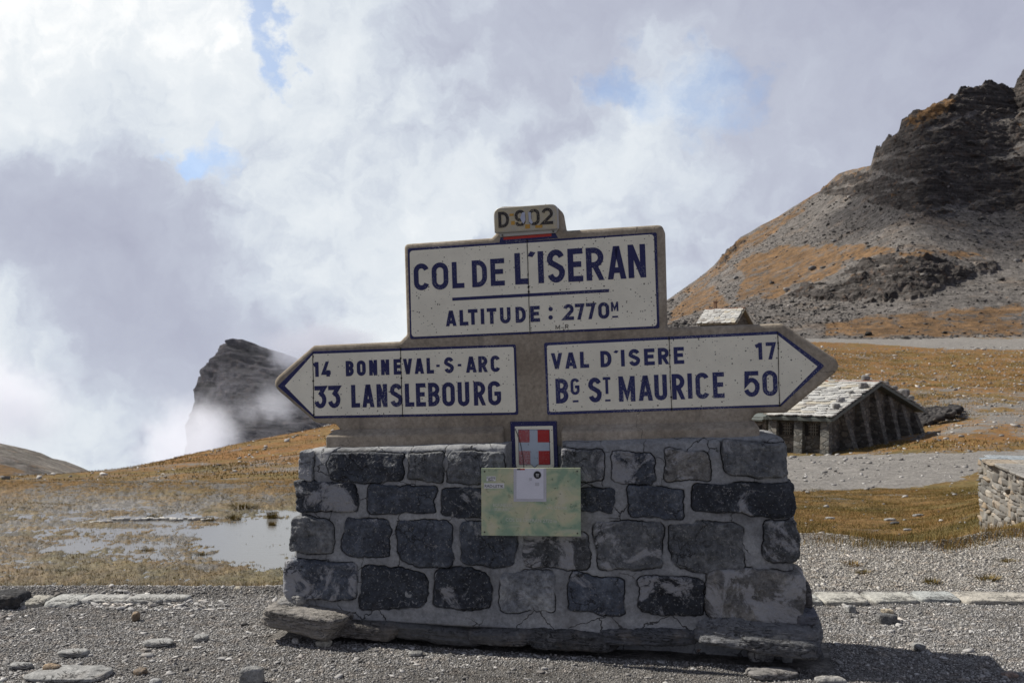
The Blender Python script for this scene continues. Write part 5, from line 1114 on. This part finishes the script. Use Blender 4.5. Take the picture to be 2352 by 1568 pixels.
# ================================================================== GRAVEL, SCREE, GRASS (uncountable)
def scatter(name, pts, sizes, n, mt, seed, label, cat, flat=.6, sinkf=.25, tone_ab=(1.6, 2.4), sm=False, tmod=None):
    r = np.random.default_rng(seed); T, Fs = cubesphere(n); T = T/((np.abs(T)**2.6).sum(1)**(1/2.6))[:, None]
    N_ = len(pts); nv = len(T); nvar = 12
    tmpl = []
    for k in range(nvar):
        c = r.normal(size=(nv, 3))*.16; t = T+c; t[:, 0] *= r.uniform(.9, 1.35); t[:, 1] *= r.uniform(.7, 1.05); t[:, 2] *= flat*r.uniform(.6, 1.2); tmpl.append(t)
    tmpl = np.array(tmpl)[r.integers(nvar, size=N_)]
    a = r.uniform(0, 2*np.pi, N_); ca, sa = np.cos(a)[:, None], np.sin(a)[:, None]; tx = r.normal(size=(N_, 1))*.25
    x, y, z = tmpl[..., 0], tmpl[..., 1], tmpl[..., 2]; z = z+tx*x
    P_ = np.stack([x*ca-y*sa, x*sa+y*ca, z], -1)*sizes[:, None, None]
    P_[..., 2] += (sizes*flat*(1-2*sinkf))[:, None]; P_ += pts[:, None]
    Fq = (Fs[None]+(np.arange(N_)*nv)[:, None, None]).reshape(-1, 4); tn = r.beta(*tone_ab, size=N_); tn = tn if tmod is None else np.clip(tn+tmod, 0, 1); tone = np.repeat(tn, nv)
    o = npmesh(name, P_.reshape(-1, 3), Fq, mt, None, sm, {'tone': tone}); return prop(o, label, cat, None, 'stuff')
r = np.random.default_rng(21)
def wedge(n, y0, y1, half=.56, ub=None):
    y = np.sqrt(r.uniform(y0*y0, y1*y1, n)); x = r.uniform(-half, half, n)*y; return x, y
def place(x, y):
    z = tz_at(x, y); return np.stack([x, y, z], -1)
def near_pts(n):
    x, y = wedge(n, 4.75, 7.2); k = ~((np.abs((np.stack([x, y], -1)-P0[:2])@xr[:2]-.17) < 1.62) & (((np.stack([x, y], -1)-P0[:2])@nin[:2]) > -.2)); return place(x[k], y[k])
pts = near_pts(175000); s = r.lognormal(math.log(.0040), .32, len(pts)).clip(.0025, .012); G1 = (pts, s)
pts2 = near_pts(7000); d = np.clip(fbm(pts2*1.4+3, 3)+.5, .15, 1); k = r.random(len(pts2)) < d; pts2 = pts2[k]; s2 = r.lognormal(math.log(.0098), .42, len(pts2))
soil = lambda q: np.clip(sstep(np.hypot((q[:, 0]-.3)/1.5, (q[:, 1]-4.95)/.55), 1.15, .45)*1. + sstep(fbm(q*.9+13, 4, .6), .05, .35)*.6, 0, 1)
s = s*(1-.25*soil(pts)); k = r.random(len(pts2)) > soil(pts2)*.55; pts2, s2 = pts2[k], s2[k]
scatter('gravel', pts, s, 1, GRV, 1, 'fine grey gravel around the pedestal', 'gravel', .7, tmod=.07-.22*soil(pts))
scatter('gravel', pts2, np.clip(s2, .006, .034), 2, GRV, 2, 'coarser loose stone chips strewn over the gravel', 'gravel', .38, tone_ab=(1.7, 1.9))
x, y = r.uniform(.27, .56, 95000), np.sqrt(r.uniform(7.2**2, 11.5**2, 95000)); x = x*y; k = y < edge_y(1176+F*x/y)+.25; x, y = x[k], y[k]
GRV2 = m_peb('pale gravel', [(0., (.13, .12, .105)), (.4, (.27, .255, .23)), (.75, (.41, .39, .36)), (1., (.62, .60, .56))], 0)
scatter('gravel', place(x, y), r.lognormal(math.log(.0044), .48, len(x)).clip(.0025, .025), 1, GRV2, 3, 'pale gravel strip beyond the right kerb', 'gravel', .55, tone_ab=(2.2, 2.0))
v_ = r.uniform(1366, 1396, 330); u_ = 330+r.normal(size=330)*75+ (v_-1380)*1.5; pz = np.array([ground(a, b) for a, b in zip(u_, v_)]); pz[:, 2] = tz_at(pz[:, 0], pz[:, 1])
scatter('gravel', pz, r.lognormal(math.log(.014), .5, 330).clip(.006, .036), 2, GRV, 8, 'heap of flat stone chips against the left kerb', 'gravel', .3, tone_ab=(2.6, 1.5))
# stones over the meadows and road
x, y = wedge(15000, 17, 200, .54); u_ = 1176+F*x/y; k = ((u_ > 1500) | (r.random(len(x)) < .35)) & ~((u_ < 800) & (y < 29)); x, y = x[k], y[k]
# more of them on the road
pz = place(x, y); bl_ = np.linalg.inv(np.array(BM)); lc = (pz-np.array(BM.translation))@np.array(BM.to_3x3()); k = ~((lc[:, 0] > -1) & (lc[:, 0] < 19) & (lc[:, 1] > -.5) & (lc[:, 1] < 13)); pz = pz[k]
scatter('scree', pz, r.lognormal(math.log(.055), .5, len(pz)).clip(.02, .28)*np.clip(pz[:, 1]/45, .45, 1.6), 1, GRV, 4, 'stones strewn over the road and pasture', 'stones', .45, tone_ab=(2., 1.5))
rows_i = r.integers(6, 425, 40000); cols_i = r.integers(110, 690, 40000); q = MP[rows_i, cols_i]+0; wgt = (1-mgr[rows_i, cols_i]*.9)*(1-mcl[rows_i, cols_i]*.75); k = r.random(40000) < wgt*np.clip(.5+fbm(q*.03, 3), .1, 1); q = q[k]
SCR = m_peb('scree stone', [(0., (.03, .029, .028)), (.5, (.10, .095, .09)), (.85, (.19, .18, .17)), (1., (.33, .31, .29))], 0)
scatter('scree', q, r.lognormal(math.log(.19), .6, len(q)).clip(.08, 1.3), 1, SCR, 5, 'loose scree covering the mountain flank', 'scree', .55, tone_ab=(1.8, 2.2))
# grass blades
m_b, g = mat('dry grass blades'); t = g.attr('tone', 2)
cc = g.ramp(t, [(0., (.05, .052, .014)), (.35, (.12, .095, .026)), (.65, (.20, .145, .045)), (.85, (.27, .15, .045)), (1., (.36, .28, .13))]); g.bsdf(cc, .8, None, .2)
def blades(name, pts, h, wd, seed, label, tone_ab=(2, 2), tshift=0.):
    r = np.random.default_rng(seed); n = len(pts); a = r.uniform(0, 2*np.pi, n); d = np.stack([np.cos(a), np.sin(a), 0*a], -1)*(wd*.5)[:, None]
    ln = r.normal(size=(n, 3))*np.array([.35, .35, 0])*h[:, None]; tip = pts+ln; tip[:, 2] += h
    V = np.stack([pts-d, pts+d, tip], 1); V[:, :2, 2] -= .01
    tn = np.clip(r.beta(*tone_ab, size=n)*.75+.12+fbm(pts*np.array([.35, .35, .35])+seed, 4, .6)*.75+tshift, 0, 1)
    o = npmesh(name, V.reshape(-1, 3), np.arange(3*n).reshape(-1, 3), m_b, None, False, {'tone': np.repeat(tn, 3)}); return prop(o, label, 'grass', None, 'stuff')
# marsh grass
y = np.sqrt(r.uniform(14.2**2, 29**2, 120000)); x = r.uniform(-.55, -.13, 120000)*y; pz = place(x, y); k = (pz[:, 2] > ZM-.012+.02*r.random(len(pz))) & (r.random(len(pz)) < np.clip(.65+fbm(pz*.9+2, 3)*1.4, .08, 1)); pz = pz[k]
blades('grass', pz, r.uniform(.008, .034, len(pz)), r.uniform(.006, .013, len(pz)), 1, 'short marsh grass around the pool', (2.2, 2.2))
y = np.sqrt(r.uniform(16.5**2, 37**2, 120000)); x = r.uniform(.24, .50, 120000)*y; pz = place(x, y); k = r.random(len(pz)) < np.clip(.6+fbm(pz*.7+2, 3)*1.5, .05, 1); pz = pz[k]
blades('grass', pz, r.uniform(.02, .06, len(pz)), r.uniform(.008, .016, len(pz)), 2, 'brownish lawn below the gravel strip', (2.4, 2.0))
y = np.sqrt(r.uniform(38**2, 190**2, 150000)); x = r.uniform(.2, .53, 150000)*y; pz = place(x, y); lc = (pz-np.array(BM.translation))@np.array(BM.to_3x3())
k = (r.random(150000) < np.clip(fbm(pz*.12+2, 4, .6)*2.6+.25, 0, 1)) & ~((lc[:, 0] > -1) & (lc[:, 0] < 19) & (lc[:, 1] > -.6) & (lc[:, 1] < 13)); u_, v_ = uv_of(pz[:, 0], pz[:, 1], pz[:, 2]); k &= ~((v_ > 1036) & (v_ < 1128)) & (v_ > 802); pz = pz[k]
blades('grass', pz, r.uniform(.05, .20, len(pz)), r.uniform(.04, .10, len(pz)), 5, 'rusty tussock grass on the pasture behind the house', (2.8, 2.2), .08)
y = np.sqrt(r.uniform(28**2, 100**2, 55000)); x = r.uniform(-.54, -.1, 55000)*y; pz = place(x, y); k = r.random(55000) < np.clip(fbm(pz*.15+7, 4, .6)*2.6+.3, 0, 1); pz = pz[k]
blades('grass', pz, r.uniform(.03, .13, len(pz)), r.uniform(.03, .07, len(pz)), 6, 'tan and rusty grass over the plain and ridge left of the sign', (2.8, 2.0), .08)
# fringe behind the left kerb and along the right drop
y = r.uniform(7.25, 9., 40000); x = r.uniform(-.56, -.2, 40000)*y; pz = place(x, y); blades('grass', pz, r.uniform(.03, .10, len(pz)), r.uniform(.003, .006, len(pz)), 3, 'orange tinged grass fringe behind the left kerb', (2.5, 1.6))
x = r.uniform(.26, .56, 15000); e = edge_y(1176+F*x); y = e+r.normal(size=15000)*.22-.1; x = x*y; pz = place(x, y); k = r.random(15000) < np.clip(.35+fbm(pz*1.6, 3)*1.6, 0, 1); pz = pz[k]
blades('grass', pz, r.uniform(.03, .12, len(pz)), r.uniform(.003, .006, len(pz)), 4, 'straw coloured grass along the edge of the gravel strip', (2.6, 1.4))
# tufts that stand out: each its own thing
def tuft(u, v, Yd, rad, h, n, seed, label, tone, z=None):
    r = np.random.default_rng(seed); q = ray_ground(u, v, 7.3 if Yd < 11 else 13., 60.) if Yd else None
    a = r.uniform(0, 2*np.pi, n); rr = rad*np.sqrt(r.random(n)); base = np.stack([rr*np.cos(a), rr*np.sin(a)*.8, 0*a], -1); hh = h*r.uniform(.4, 1, n)
    tip = base*r.uniform(1.2, 2.2, n)[:, None]; tip[:, 2] = hh; d = np.stack([np.cos(a+1.5), np.sin(a+1.5), 0*a], -1)*(.004+.006*rad/.2)
    V = np.stack([base-d, base+d, tip], 1); V[:, :2, 2] -= .03
    o = npmesh('grass_tuft', V.reshape(-1, 3), np.arange(3*n).reshape(-1, 3), m_b, None, False, {'tone': np.repeat(np.clip(tone+.26+r.normal(size=n)*.16, 0, 1), 3)}); o.location = q
    return prop(o, label, 'grass tuft', 'grass tufts')
for i, (u, v, Yd, rad, h, tone, lb) in enumerate([(535, 1193, 23, .16, .16, .2, 'green tuft standing in the pool left of centre'), (625, 1190, 23, .12, .24, .25, 'tall rush tuft in the pool near the pedestal'), (350, 1190, 23, .16, .12, .15, 'bright green clump beside the white stone row'), (480, 1197, 23, .14, .15, .3, 'tuft at the end of the white stone row'), (625, 1208, 22, .07, .15, .3, 'thin tuft in the middle of the pool'), (462, 1275, 18.5, .10, .08, .15, 'low tuft on the near shore of the pool'), (340, 1265, 19, .09, .07, .3, 'brown tuft in the wet grass left of the pool'), (556, 1165, 25, .3, .14, .12, 'yellow green mound on the far shore of the pool'),
     (2140, 1340, 7.6, .05, .05, .22, 'green tuft close behind the right kerb'), (2268, 1332, 7.8, .07, .05, .25, 'wide green tuft behind the right kerb near the edge'), (1983, 1316, 8.2, .05, .035, .2, 'small green tuft on the pale gravel strip'), (1958, 1300, 8.5, .06, .05, .5, 'dry tuft on the pale gravel strip'), (2316, 1290, 8.6, .05, .035, .3, 'low tuft on the gravel strip at the right')]):
    tuft(u, v, Yd, rad, h, 170, 70+i, lb, tone)
